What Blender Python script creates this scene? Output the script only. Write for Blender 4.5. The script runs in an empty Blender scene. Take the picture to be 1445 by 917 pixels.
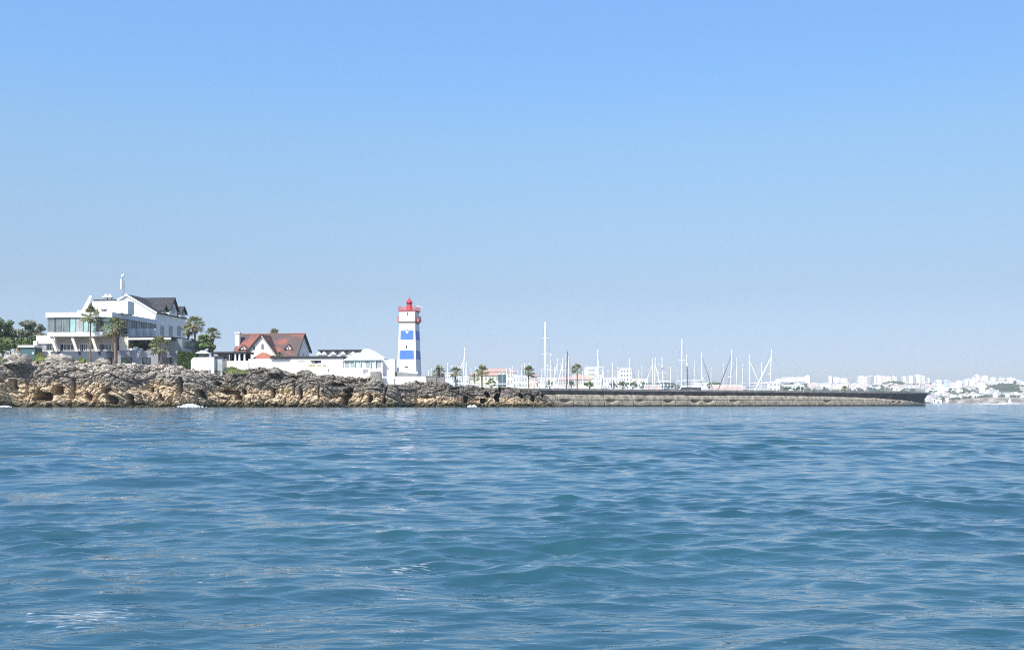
import bpy, bmesh, math, random
import numpy as np
from mathutils import Vector, Matrix

random.seed(7)
R = math.radians
SC = bpy.context.scene
COL = SC.collection

# ------------------------------------------------------------------ survey frame
# focal length of the photograph in its own pixels, horizon row, eye height
F, CX, HY, CH = 1500.0, 722.5, 569.0, 1.0
def xx(px, Y): return (px - CX) / F * Y
def zz(py, Y): return CH + (HY - py) / F * Y
def at(px, py, Y): return Vector((xx(px, Y), Y, zz(py, Y)))

class Frame:
    """local frame of a building: x along its front, y into its depth"""
    def __init__(s, px, Y, z, deg):
        s.ox, s.oy, s.oz, s.th = xx(px, Y), Y, z, R(deg)
        s.c, s.s = math.cos(s.th), math.sin(s.th)
    def fx(s, px, ly=0.0):
        k = (px - CX) / F
        return (k * (s.oy + s.c * ly) - s.ox + s.s * ly) / (s.c - k * s.s)
    def fy(s, px, lx=0.0):
        k = (px - CX) / F
        return (s.ox + s.c * lx - k * (s.oy + s.s * lx)) / (k * s.c + s.s)
    def fz(s, py, lx=0.0, ly=0.0):
        return zz(py, s.oy + s.s * lx + s.c * ly) - s.oz
    def root(s, name, label, cat, group=None):
        return thing(name, label, cat, (s.ox, s.oy, s.oz), s.th, group)

# ------------------------------------------------------------------ naming helpers
def tag(o, label=None, cat=None, group=None, kind=None):
    if label: o['label'] = label
    if cat: o['category'] = cat
    if group: o['group'] = group
    if kind: o['kind'] = kind
    return o
def thing(name, label, cat, loc=(0, 0, 0), rz=0.0, group=None):
    o = bpy.data.objects.new(name, None)
    o.empty_display_size = .3
    COL.objects.link(o)
    o.location = loc
    o.rotation_euler = (0, 0, rz)
    return tag(o, label, cat, group)
def copy_tree(o, parent=None):
    c = o.copy()
    COL.objects.link(c)
    c.parent = parent
    for ch in list(o.children):
        copy_tree(ch, c)
    return c

# ------------------------------------------------------------------ mesh collector
class MB:
    def __init__(s): s.v, s.f, s.m = [], [], []
    def add(s, vs, fs, mi=0):
        o = len(s.v)
        s.v += [tuple(v) for v in vs]
        s.f += [tuple(i + o for i in f) for f in fs]
        s.m += [mi] * len(fs)
        return s
    def box(s, x0, x1, y0, y1, z0, z1, mi=0):
        if x0 > x1: x0, x1 = x1, x0
        if y0 > y1: y0, y1 = y1, y0
        if z0 > z1: z0, z1 = z1, z0
        return s.add([(x0,y0,z0),(x1,y0,z0),(x1,y1,z0),(x0,y1,z0),(x0,y0,z1),(x1,y0,z1),(x1,y1,z1),(x0,y1,z1)],
              [(0,3,2,1),(4,5,6,7),(0,1,5,4),(1,2,6,5),(2,3,7,6),(3,0,4,7)], mi)
    def prism(s, poly, ax, a, b, mi=0):
        n = len(poly)
        def P(p, t):
            if ax == 'y': return (p[0], t, p[1])
            if ax == 'x': return (t, p[0], p[1])
            return (p[0], p[1], t)
        vs = [P(p, a) for p in poly] + [P(p, b) for p in poly]
        fs = [tuple(range(n)), tuple(range(2*n-1, n-1, -1))]
        fs += [(i, i+n, (i+1) % n + n, (i+1) % n) for i in range(n)]
        return s.add(vs, fs, mi)
    def slab(s, quad, t, mi=0):
        """a thick plate under a four-cornered surface"""
        q = [Vector(p) for p in quad]
        nrm = (q[1]-q[0]).cross(q[3]-q[0]).normalized()
        if nrm.z < 0: nrm = -nrm
        lo = [p - nrm*t for p in q]
        return s.add(q + lo, [(0,1,2,3),(7,6,5,4),(0,4,5,1),(1,5,6,2),(2,6,7,3),(3,7,4,0)], mi)
    def tube(s, p, q, r0, r1=None, n=6, mi=0):
        if r1 is None: r1 = r0
        p, q = Vector(p), Vector(q)
        d = (q - p)
        if d.length < 1e-6: return s
        d.normalize()
        u = d.orthogonal().normalized()
        w = d.cross(u)
        vs = []
        for c, r in ((p, r0), (q, r1)):
            for i in range(n):
                a = 2*math.pi*i/n
                vs.append(c + u*math.cos(a)*r + w*math.sin(a)*r)
        fs = [(i, (i+1) % n, (i+1) % n + n, i+n) for i in range(n)]
        fs += [tuple(range(n-1, -1, -1)), tuple(range(n, 2*n))]
        return s.add(vs, fs, mi)
    def path(s, pts, rs, n=8, mi=0):
        pts = [Vector(p) for p in pts]
        vs, fs = [], []
        for k, p in enumerate(pts):
            d = (pts[min(k+1, len(pts)-1)] - pts[max(k-1, 0)]).normalized()
            u = Vector((1, 0, 0)) if abs(d.x) < .8 else Vector((0, 1, 0))
            u = (u - d*u.dot(d)).normalized()
            w = d.cross(u)
            for i in range(n):
                a = 2*math.pi*i/n
                vs.append(p + (u*math.cos(a) + w*math.sin(a))*rs[k])
        for k in range(len(pts)-1):
            for i in range(n):
                j = (i+1) % n
                fs.append((k*n+i, k*n+j, (k+1)*n+j, (k+1)*n+i))
        fs += [tuple(range(n-1, -1, -1)), tuple(range((len(pts)-1)*n, len(pts)*n))]
        return s.add(vs, fs, mi)
    def lathe(s, prof, n=16, c=(0, 0, 0), mi=0):
        vs, fs = [], []
        for r, z in prof:
            for i in range(n):
                a = 2*math.pi*i/n
                vs.append((c[0]+r*math.cos(a), c[1]+r*math.sin(a), c[2]+z))
        for k in range(len(prof)-1):
            for i in range(n):
                j = (i+1) % n
                fs.append((k*n+i, k*n+j, (k+1)*n+j, (k+1)*n+i))
        fs += [tuple(range(n-1, -1, -1)), tuple(range((len(prof)-1)*n, len(prof)*n))]
        return s.add(vs, fs, mi)
    def build(s, name, mats, parent=None, smooth=False, fix=True):
        me = bpy.data.meshes.new(name)
        me.from_pydata(s.v, [], s.f)
        if not isinstance(mats, (list, tuple)): mats = [mats]
        for m in mats: me.materials.append(m)
        if len(mats) > 1: me.polygons.foreach_set('material_index', s.m)
        if fix:
            bm = bmesh.new(); bm.from_mesh(me)
            bmesh.ops.recalc_face_normals(bm, faces=bm.faces)
            bm.to_mesh(me); bm.free()
        if smooth: me.polygons.foreach_set('use_smooth', [True]*len(me.polygons))
        me.update()
        o = bpy.data.objects.new(name, me)
        COL.objects.link(o)
        o.parent = parent
        return o
def B(name, mat, parent, *box):
    """one-box part"""
    return MB().box(*box).build(name, mat, parent)

# ------------------------------------------------------------------ numpy noise
def _h(ix, iy, seed):
    n = (ix.astype(np.int64)*374761393 + iy.astype(np.int64)*668265263 + seed*1442695041) & 0xffffffff
    n = ((n ^ (n >> 13))*1274126177) & 0xffffffff
    n = ((n ^ (n >> 16))*2246822519) & 0xffffffff
    return ((n ^ (n >> 15)) & 0xffffff) / float(0xffffff)
def vnoise(x, y, seed=0):
    ix, iy = np.floor(x), np.floor(y)
    fx, fy = x-ix, y-iy
    fx, fy = fx*fx*fx*(fx*(fx*6-15)+10), fy*fy*fy*(fy*(fy*6-15)+10)
    a, b = _h(ix, iy, seed), _h(ix+1, iy, seed)
    c, d = _h(ix, iy+1, seed), _h(ix+1, iy+1, seed)
    return (a*(1-fx)+b*fx)*(1-fy) + (c*(1-fx)+d*fx)*fy
def fbm(x, y, seed=0, o=5, g=.5):
    t, a, s = 0, 1.0, 0
    for k in range(o):
        t = t + a*vnoise(x*2**k+k*17.3, y*2**k-k*9.1, seed+k); s += a; a *= g
    return t/s
def worley(x, y, seed=0):
    ix, iy = np.floor(x), np.floor(y)
    f1 = np.full(x.shape, 9.); f2 = np.full(x.shape, 9.); idv = np.zeros(x.shape)
    for dx in (-1, 0, 1):
        for dy in (-1, 0, 1):
            cx, cy = ix+dx, iy+dy
            px, py = cx+_h(cx, cy, seed), cy+_h(cx, cy, seed+71)
            d = np.hypot(px-x, py-y)
            nid = _h(cx, cy, seed+133)
            m = d < f1
            f2 = np.where(m, f1, np.minimum(f2, d))
            idv = np.where(m, nid, idv)
            f1 = np.where(m, d, f1)
    return f1, f2, idv
def sstep(a, b, x):
    t = np.clip((x-a)/(b-a), 0, 1)
    return t*t*(3-2*t)

def grid_object(name, X, Y, Z, mat, attrs=None, smooth=True):
    n, m = X.shape
    me = bpy.data.meshes.new(name)
    co = np.stack([X, Y, Z], -1).astype(np.float32).reshape(-1)
    idx = np.arange(n*m).reshape(n, m)
    q = np.stack([idx[:-1, :-1], idx[:-1, 1:], idx[1:, 1:], idx[1:, :-1]], -1).reshape(-1).astype(np.int32)
    nf = (n-1)*(m-1)
    me.vertices.add(n*m); me.vertices.foreach_set('co', co)
    me.loops.add(nf*4); me.loops.foreach_set('vertex_index', q)
    me.polygons.add(nf)
    me.polygons.foreach_set('loop_start', np.arange(0, nf*4, 4, dtype=np.int32))
    me.polygons.foreach_set('loop_total', np.full(nf, 4, dtype=np.int32))
    if smooth: me.polygons.foreach_set('use_smooth', np.ones(nf, dtype=bool))
    me.update(calc_edges=True)
    for k, a in (attrs or {}).items():
        at_ = me.attributes.new(k, 'FLOAT', 'POINT')
        at_.data.foreach_set('value', a.astype(np.float32).reshape(-1))
    me.materials.append(mat)
    o = bpy.data.objects.new(name, me)
    COL.objects.link(o)
    return o

# ------------------------------------------------------------------ materials
def pm(name, rgb, rough=.75, var=.12, scale=.6, rgb2=None, bump=0., bscale=4., metal=0., spec=.4, lo=.35, hi=.65, stretch=(1,1,1)):
    """a procedural painted / mineral surface: base colour mottled by noise"""
    m = bpy.data.materials.new(name); m.use_nodes = True
    nt = m.node_tree; N, L = nt.nodes, nt.links
    p = N['Principled BSDF']
    p.inputs['Roughness'].default_value = rough
    p.inputs['Metallic'].default_value = metal
    p.inputs['Specular IOR Level'].default_value = spec
    tc = N.new('ShaderNodeTexCoord')
    mp = N.new('ShaderNodeMapping'); mp.inputs['Scale'].default_value = stretch
    L.new(tc.outputs['Object'], mp.inputs[0])
    nz = N.new('ShaderNodeTexNoise'); nz.inputs['Scale'].default_value = scale; nz.inputs['Detail'].default_value = 6
    L.new(mp.outputs[0], nz.inputs['Vector'])
    cr = N.new('ShaderNodeValToRGB')
    cr.color_ramp.elements[0].position = lo; cr.color_ramp.elements[1].position = hi
    a = rgb2 if rgb2 else tuple(c*(1-var) for c in rgb)
    cr.color_ramp.elements[0].color = (*a, 1); cr.color_ramp.elements[1].color = (*rgb, 1)
    L.new(nz.outputs[0], cr.inputs[0]); L.new(cr.outputs[0], p.inputs['Base Color'])
    if bump:
        b = N.new('ShaderNodeTexNoise'); b.inputs['Scale'].default_value = bscale; b.inputs['Detail'].default_value = 5
        L.new(tc.outputs['Object'], b.inputs['Vector'])
        bn = N.new('ShaderNodeBump'); bn.inputs['Strength'].default_value = bump; bn.inputs['Distance'].default_value = .2
        L.new(b.outputs[0], bn.inputs['Height']); L.new(bn.outputs[0], p.inputs['Normal'])
    return m

M = {}
M['white'] = pm('white_render', (.80, .80, .78), .8, .10, .35)
M['whitepaint'] = pm('white_paint', (.82, .82, .82), .5, .06, .5)
M['cream'] = pm('cream_render', (.74, .70, .60), .8, .12, .4)
M['yellow'] = pm('pale_yellow_render', (.74, .67, .50), .8, .12, .3)
M['greyblue'] = pm('grey_blue_render', (.235, .245, .285), .8, .12, .3)
M['greyblueshade'] = pm('shaded_grey_blue_render', (.07, .092, .125), .8, .15, .3)  # the plinth's grey-blue, with the overhang's shade darkened into the colour
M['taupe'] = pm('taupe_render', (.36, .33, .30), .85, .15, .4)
M['slate'] = pm('dark_slate', (.06, .062, .07), .8, .4, 1.2, bump=.2, spec=.25)
M['board'] = pm('dark_timber', (.03, .03, .035), .7, .3, 1.0)
M['tile'] = pm('clay_tiles', (.27, .10, .078), .85, .3, .30, rgb2=(.10, .078, .072), bump=.4, bscale=6, lo=.44, hi=.62)
M['tilered'] = pm('bright_clay_tiles', (.36, .14, .095), .85, .3, .8, bump=.3, bscale=6)
M['tilefar'] = pm('weathered_clay_tiles', (.52, .33, .27), .9, .2, .05)
M['glass'] = pm('window_glass', (.035, .055, .065), .06, .5, .25, spec=.7)
M['glassteal'] = pm('teal_curtain_glass', (.36, .57, .55), .12, .3, .5, spec=.7)
M['glasspale'] = pm('pale_curtain_glass', (.42, .46, .45), .15, .3, .8, spec=.6)
M['glassgrey'] = pm('grey_tinted_glass', (.19, .23, .235), .10, .4, .3, spec=.7)
M['glassroof'] = pm('pale_glass_roof', (.54, .63, .67), .3, .12, .5, spec=.4)
M['frame'] = pm('dark_window_frame', (.05, .06, .07), .5, .2, 1)
M['dark'] = pm('dark_opening', (.02, .022, .025), .9, .3, 1)
M['steel'] = pm('grey_steel', (.35, .37, .38), .4, .15, 1, metal=.3)
M['red'] = pm('red_paint', (.62, .05, .055), .5, .2, 1.5)
M['pink'] = pm('faded_red_paint', (.62, .17, .17), .6, .2, 1.5)
M['blue'] = pm('blue_tile', (.075, .19, .54), .45, .15, 1.2)
M['quoin'] = pm('grey_cornice', (.27, .27, .26), .85, .2, .8)
M['greenpaint'] = pm('green_teal_panel', (.05, .11, .12), .6, .2, .6)
M['stonewall'] = pm('grey_masonry', (.26, .25, .23), .9, .35, .8, bump=.4, bscale=3)
M['skin'] = pm('skin', (.55, .33, .24), .6, .1, 8)
M['shirt'] = pm('coral_cloth', (.75, .16, .15), .8, .15, 6)
M['shorts'] = pm('pale_cloth', (.55, .50, .45), .8, .15, 6)
M['hair'] = pm('straw_hat', (.68, .58, .38), .8, .15, 9)
M['bark'] = pm('palm_bark', (.24, .16, .11), .9, .4, 3, bump=.4, bscale=8)
M['bark2'] = pm('pine_bark', (.22, .19, .16), .9, .3, 2)
M['mast'] = pm('silver_white_mast', (.82, .83, .84), .4, .06, .3)
M['mastdark'] = pm('dark_carbon_mast', (.06, .075, .085), .5, .3, .3)
M['sailcover'] = pm('blue_sail_cover', (.05, .10, .22), .8, .2, 2)
M['sailwhite'] = pm('white_sail_cover', (.76, .77, .78), .8, .1, 2)
M['navy'] = pm('navy_hull', (.03, .05, .11), .3, .2, 1)
M['maroon'] = pm('red_hull', (.42, .10, .11), .45, .2, 1)
M['deck'] = pm('teak_deck', (.36, .27, .18), .7, .2, 3)
M['bird'] = pm('gull_feathers', (.22, .22, .24), .8, .3, 8)
M['towngrey'] = pm('town_grey_render', (.45, .46, .50), .85, .12, .03)
M['townpink'] = pm('town_pink_render', (.72, .54, .48), .85, .1, .03)
M['townbeige'] = pm('town_beige_render', (.66, .58, .46), .85, .15, .05)
M['foam_glint'] = pm('sea_foam', (.85, .87, .88), .9, .05, 2)
# ------------------------------------------------------------------ world, sun, camera
SUN = Vector((-.39, -.60, .70)).normalized()
w = bpy.data.worlds.new("World"); SC.world = w; w.use_nodes = True
nt = w.node_tree
sky = nt.nodes.new('ShaderNodeTexSky'); sky.sky_type = 'NISHITA'; sky.sun_disc = False
sky.sun_elevation = math.asin(SUN.z)
sky.sun_rotation = math.atan2(SUN.x, SUN.y) % (2*math.pi)
sky.altitude = 0; sky.air_density = 1.0; sky.dust_density = 0.8; sky.ozone_density = 2.0
bg = nt.nodes['Background']; bg.inputs[1].default_value = .12
tc = nt.nodes.new('ShaderNodeTexCoord'); sx = nt.nodes.new('ShaderNodeSeparateXYZ'); nt.links.new(tc.outputs['Generated'], sx.inputs[0])
rp = nt.nodes.new('ShaderNodeValToRGB'); el = rp.color_ramp.elements
SKYT = [(0., (.50, .54, .77)), (.046, (.50, .54, .75)), (.1054, (.57, .575, .655)), (.17, (.70, .735, .765)), (.2327, (.785, .885, .915)), (.2926, (.775, .98, 1.12)), (.349, (.85, 1.055, 1.24)), (.62, (1.32, 1.42, 1.52)), (1., (1.32, 1.42, 1.52))]
while len(el) < len(SKYT): el.new(.5)
for e_, (p_, c_) in zip(el, SKYT): e_.position = p_; e_.color = (c_[0]/1.6, c_[1]/1.6, c_[2]/1.6, 1)
nt.links.new(sx.outputs[2], rp.inputs[0])
vm = nt.nodes.new('ShaderNodeVectorMath'); vm.operation = 'MULTIPLY'
nt.links.new(sky.outputs[0], vm.inputs[0]); nt.links.new(rp.outputs[0], vm.inputs[1])
vs_ = nt.nodes.new('ShaderNodeVectorMath'); vs_.operation = 'SCALE'; mr_ = nt.nodes.new('ShaderNodeMapRange'); nt.links.new(sx.outputs[0], mr_.inputs[0])
for k_, v_ in ((1, -.6), (2, .6), (3, 1.6*1.10), (4, 1.6*.90)): mr_.inputs[k_].default_value = v_
nt.links.new(mr_.outputs[0], vs_.inputs['Scale'])
nt.links.new(vm.outputs[0], vs_.inputs[0]); nt.links.new(vs_.outputs[0], bg.inputs[0])
ld = bpy.data.lights.new('sun', 'SUN'); ld.energy = 4.2; ld.angle = R(.5); ld.color = (1, .95, .87)
lo = bpy.data.objects.new('sun', ld); COL.objects.link(lo)
lo.rotation_euler = (-SUN).to_track_quat('-Z', 'Y').to_euler()
lo.location = (-80, -60, 200)

cd = bpy.data.cameras.new('camera'); cam = bpy.data.objects.new('camera', cd); COL.objects.link(cam)
cam.location = (0, 0, CH); cam.rotation_euler = (R(90), 0, 0)
cd.sensor_width = 36; cd.lens = 36*F/1445; cd.shift_y = (HY-458.5)/1445
cd.clip_start = .1; cd.clip_end = 20000
SC.camera = cam
SC.view_settings.view_transform = 'Standard'; SC.view_settings.look = 'None'
SC.view_settings.exposure = 0.6; SC.view_settings.gamma = 1
SC.cycles.max_bounces = 6; SC.cycles.diffuse_bounces = 3; SC.cycles.glossy_bounces = 3
SC.cycles.volume_bounces = 1
SC.cycles.pixel_filter_type = 'BLACKMAN_HARRIS'; SC.cycles.filter_width = 1.1
SC.cycles.use_denoising = False

# ------------------------------------------------------------------ water
def water_material():
    m = bpy.data.materials.new('sea_water'); m.use_nodes = True
    nt = m.node_tree; N, L = nt.nodes, nt.links
    p = N['Principled BSDF']
    p.inputs['IOR'].default_value = 2.0
    p.inputs['Specular IOR Level'].default_value = .5
    geo = N.new('ShaderNodeNewGeometry')
    # body colour of the sea: blue-green with broad drifting variation
    mp0 = N.new('ShaderNodeMapping'); mp0.inputs['Scale'].default_value = (.10, .22, 1)
    L.new(geo.outputs['Position'], mp0.inputs[0])
    n0 = N.new('ShaderNodeTexNoise'); n0.inputs['Scale'].default_value = 1; n0.inputs['Detail'].default_value = 3
    L.new(mp0.outputs[0], n0.inputs['Vector'])
    cr = N.new('ShaderNodeValToRGB')
    cr.color_ramp.elements[0].position = .35; cr.color_ramp.elements[1].position = .65
    cr.color_ramp.elements[0].color = (.010, .054, .074, 1); cr.color_ramp.elements[1].color = (.018, .076, .094, 1)
    L.new(n0.outputs[0], cr.inputs[0])
    # scattered pale specks: glints painted into the base colour
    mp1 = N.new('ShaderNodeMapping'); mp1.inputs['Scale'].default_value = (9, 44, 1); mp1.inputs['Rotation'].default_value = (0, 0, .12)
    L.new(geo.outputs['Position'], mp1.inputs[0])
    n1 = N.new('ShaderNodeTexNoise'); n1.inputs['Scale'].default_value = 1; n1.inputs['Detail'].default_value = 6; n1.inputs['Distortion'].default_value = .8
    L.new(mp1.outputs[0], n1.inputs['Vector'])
    fa = N.new('ShaderNodeAttribute'); fa.attribute_name = 'foam_glint'
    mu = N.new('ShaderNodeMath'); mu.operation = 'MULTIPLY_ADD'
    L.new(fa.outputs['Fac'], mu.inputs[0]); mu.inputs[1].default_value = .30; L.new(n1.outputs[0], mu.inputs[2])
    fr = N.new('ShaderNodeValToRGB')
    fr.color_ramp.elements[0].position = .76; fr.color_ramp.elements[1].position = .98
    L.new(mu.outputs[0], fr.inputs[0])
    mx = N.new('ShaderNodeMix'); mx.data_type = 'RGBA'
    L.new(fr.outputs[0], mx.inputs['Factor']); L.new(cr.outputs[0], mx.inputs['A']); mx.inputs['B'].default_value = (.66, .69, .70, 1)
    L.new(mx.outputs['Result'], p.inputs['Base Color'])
    ra = N.new('ShaderNodeAttribute'); ra.attribute_name = 'rough'
    ad = N.new('ShaderNodeMath'); ad.operation = 'MULTIPLY_ADD'
    L.new(fr.outputs[0], ad.inputs[0]); ad.inputs[1].default_value = .5; L.new(ra.outputs['Fac'], ad.inputs[2])
    L.new(ad.outputs[0], p.inputs['Roughness'])
    # capillary ripples
    mp2 = N.new('ShaderNodeMapping'); mp2.inputs['Scale'].default_value = (1.5, 3.9, 1); mp2.inputs['Rotation'].default_value = (0, 0, .15)
    L.new(geo.outputs['Position'], mp2.inputs[0])
    n2 = N.new('ShaderNodeTexNoise'); n2.inputs['Scale'].default_value = 2.6; n2.inputs['Detail'].default_value = 2.5; n2.inputs['Distortion'].default_value = .6
    L.new(mp2.outputs[0], n2.inputs['Vector'])
    bn = N.new('ShaderNodeBump'); bn.inputs['Distance'].default_value = .03; na = N.new('ShaderNodeAttribute'); na.attribute_name = 'ripple'; L.new(na.outputs['Fac'], bn.inputs['Strength'])
    L.new(n2.outputs[0], bn.inputs['Height'])
    mp3 = N.new('ShaderNodeMapping'); mp3.inputs['Scale'].default_value = (.30, .85, 1); mp3.inputs['Rotation'].default_value = (0, 0, -.1)
    L.new(geo.outputs['Position'], mp3.inputs[0])
    n3 = N.new('ShaderNodeTexNoise'); n3.inputs['Scale'].default_value = 1; n3.inputs['Detail'].default_value = 2
    L.new(mp3.outputs[0], n3.inputs['Vector'])
    b3 = N.new('ShaderNodeBump'); b3.inputs['Distance'].default_value = .5
    far = N.new('ShaderNodeAttribute'); far.attribute_name = 'chop'
    L.new(far.outputs['Fac'], b3.inputs['Strength'])
    L.new(n3.outputs[0], b3.inputs['Height']); L.new(bn.outputs[0], b3.inputs['Normal'])
    L.new(b3.outputs[0], p.inputs['Normal'])
    return m

def make_water():
    ya = 1.5*1.0031**np.arange(int(math.log(26/1.5)/math.log(1.0031)))
    yb = ya[-1]*1.0046**np.arange(1, int(math.log(420/26)/math.log(1.0046)))
    yr = np.concatenate([ya, yb]); dy = np.gradient(yr)
    y2 = np.geomspace(yr[-1]*1.03, 5000, 46)
    dy = np.concatenate([dy, y2*.06]); yr = np.concatenate([yr, y2])
    ti = np.linspace(-1, 1, 560)
    to = np.geomspace(.02, 1, 50)
    inner = ti[None, :]*(.53*yr+1.2)[:, None]
    outw = (.45*yr+22)[:, None]
    right = (.53*yr+1.2)[:, None] + to[None, :]*outw
    X = np.concatenate([-right[:, ::-1], inner, right], 1)
    Y = np.repeat(yr[:, None], X.shape[1], 1)
    rg = np.random.default_rng(11)
    NW = 120
    Z = np.zeros_like(X, dtype=np.float64); DX = np.zeros_like(Z); DY = np.zeros_like(Z)
    lost = np.zeros(len(yr)); tot = 0
    Ls = np.geomspace(.12, 6, NW)*rg.uniform(.95, 1.05, NW)
    patch = sstep(.42, .72, fbm(X*.55, Y*.42, 31, 4))
    patch2 = sstep(.40, .70, fbm(X*.16+7, Y*.13, 37, 3))
    for i in range(NW):
        Lw = Ls[i]
        spread = .42 if Lw < .3 else (.46 if Lw < 1.6 else .36)
        ang = rg.normal(-math.pi/2+.20, spread)
        k = 2*math.pi/Lw
        steep = i % 2                       # every other train is patchy and steep, the rest is calm
        s = (.029 if steep else .0125)*(1.45 if Lw < .5 else 1.0 if Lw < .7 else 1.5 if Lw < 1.5 else .8* max(.18, 1-.82*(Lw-1.2)/2.4)) * rg.uniform(.6, 1.3)
        a = s/k
        wgt = np.clip((Lw/dy-2.2)/2.5, 0, 1)
        if Lw < .5: wgt = wgt*np.clip((Lw/(.53*yr*2/560)-2)/2, 0, 1)
        tot += s*s; lost += s*s*(1-wgt**2)
        if wgt.max() <= 0: continue
        n = int(np.nonzero(wgt)[0].max())+1
        cx, sy = math.cos(ang), math.sin(ang)
        ph = k*(X[:n]*cx + Y[:n]*sy) + rg.uniform(0, 6.283)
        A = (a*wgt[:n])[:, None]
        if steep: A = A*(.55+.85*(patch[:n] if Lw < 1 else patch2[:n]))
        Z[:n] += A*np.cos(ph)
        q = .95*A*np.sin(ph)
        DX[:n] -= q*cx; DY[:n] -= q*sy
    rough = (.02 + .07*np.sqrt(lost/tot))[:, None]*np.ones_like(X)
    chop = np.clip((lost/tot-.10)/.5, 0, 1)[:, None]*np.ones_like(X)*.8
    # mask of the painted glints: streaks of broken glitter near the boat
    glint = np.zeros_like(X)
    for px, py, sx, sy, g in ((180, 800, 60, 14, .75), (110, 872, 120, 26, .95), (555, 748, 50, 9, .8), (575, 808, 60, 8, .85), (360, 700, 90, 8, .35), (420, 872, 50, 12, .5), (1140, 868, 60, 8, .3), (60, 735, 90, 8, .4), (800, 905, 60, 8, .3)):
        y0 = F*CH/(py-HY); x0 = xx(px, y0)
        glint += g*np.exp(-((X-x0)/(sx/F*y0))**2 - ((Y-y0)/(sy*y0*y0/F))**2)
    o = grid_object('water', X+DX, Y+DY, Z, water_material(), {'ripple': np.clip(3.2/yr, .0, .5)[:, None]*np.ones_like(X), 'rough': rough, 'chop': chop, 'foam_glint': np.clip(glint, 0, 1)})
    tag(o, 'rippled blue-green sea filling the whole foreground', 'sea', kind='structure')
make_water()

# ------------------------------------------------------------------ air
def make_haze():
    m = bpy.data.materials.new('hazy_air'); m.use_nodes = True
    nt = m.node_tree
    for n in list(nt.nodes): nt.nodes.remove(n)
    out = nt.nodes.new('ShaderNodeOutputMaterial')
    v = nt.nodes.new('ShaderNodeVolumePrincipled')
    v.inputs['Color'].default_value = (.86, .92, 1, 1)
    v.inputs['Density'].default_value = HAZE
    nt.links.new(v.outputs[0], out.inputs['Volume'])
    o = MB().box(-5200, 5200, -60, 5600, -6, 175).build('haze', m)
    tag(o, 'thin pale sea haze over the whole bay', 'haze', kind='stuff')
HAZE = 7e-5
make_haze()
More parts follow.
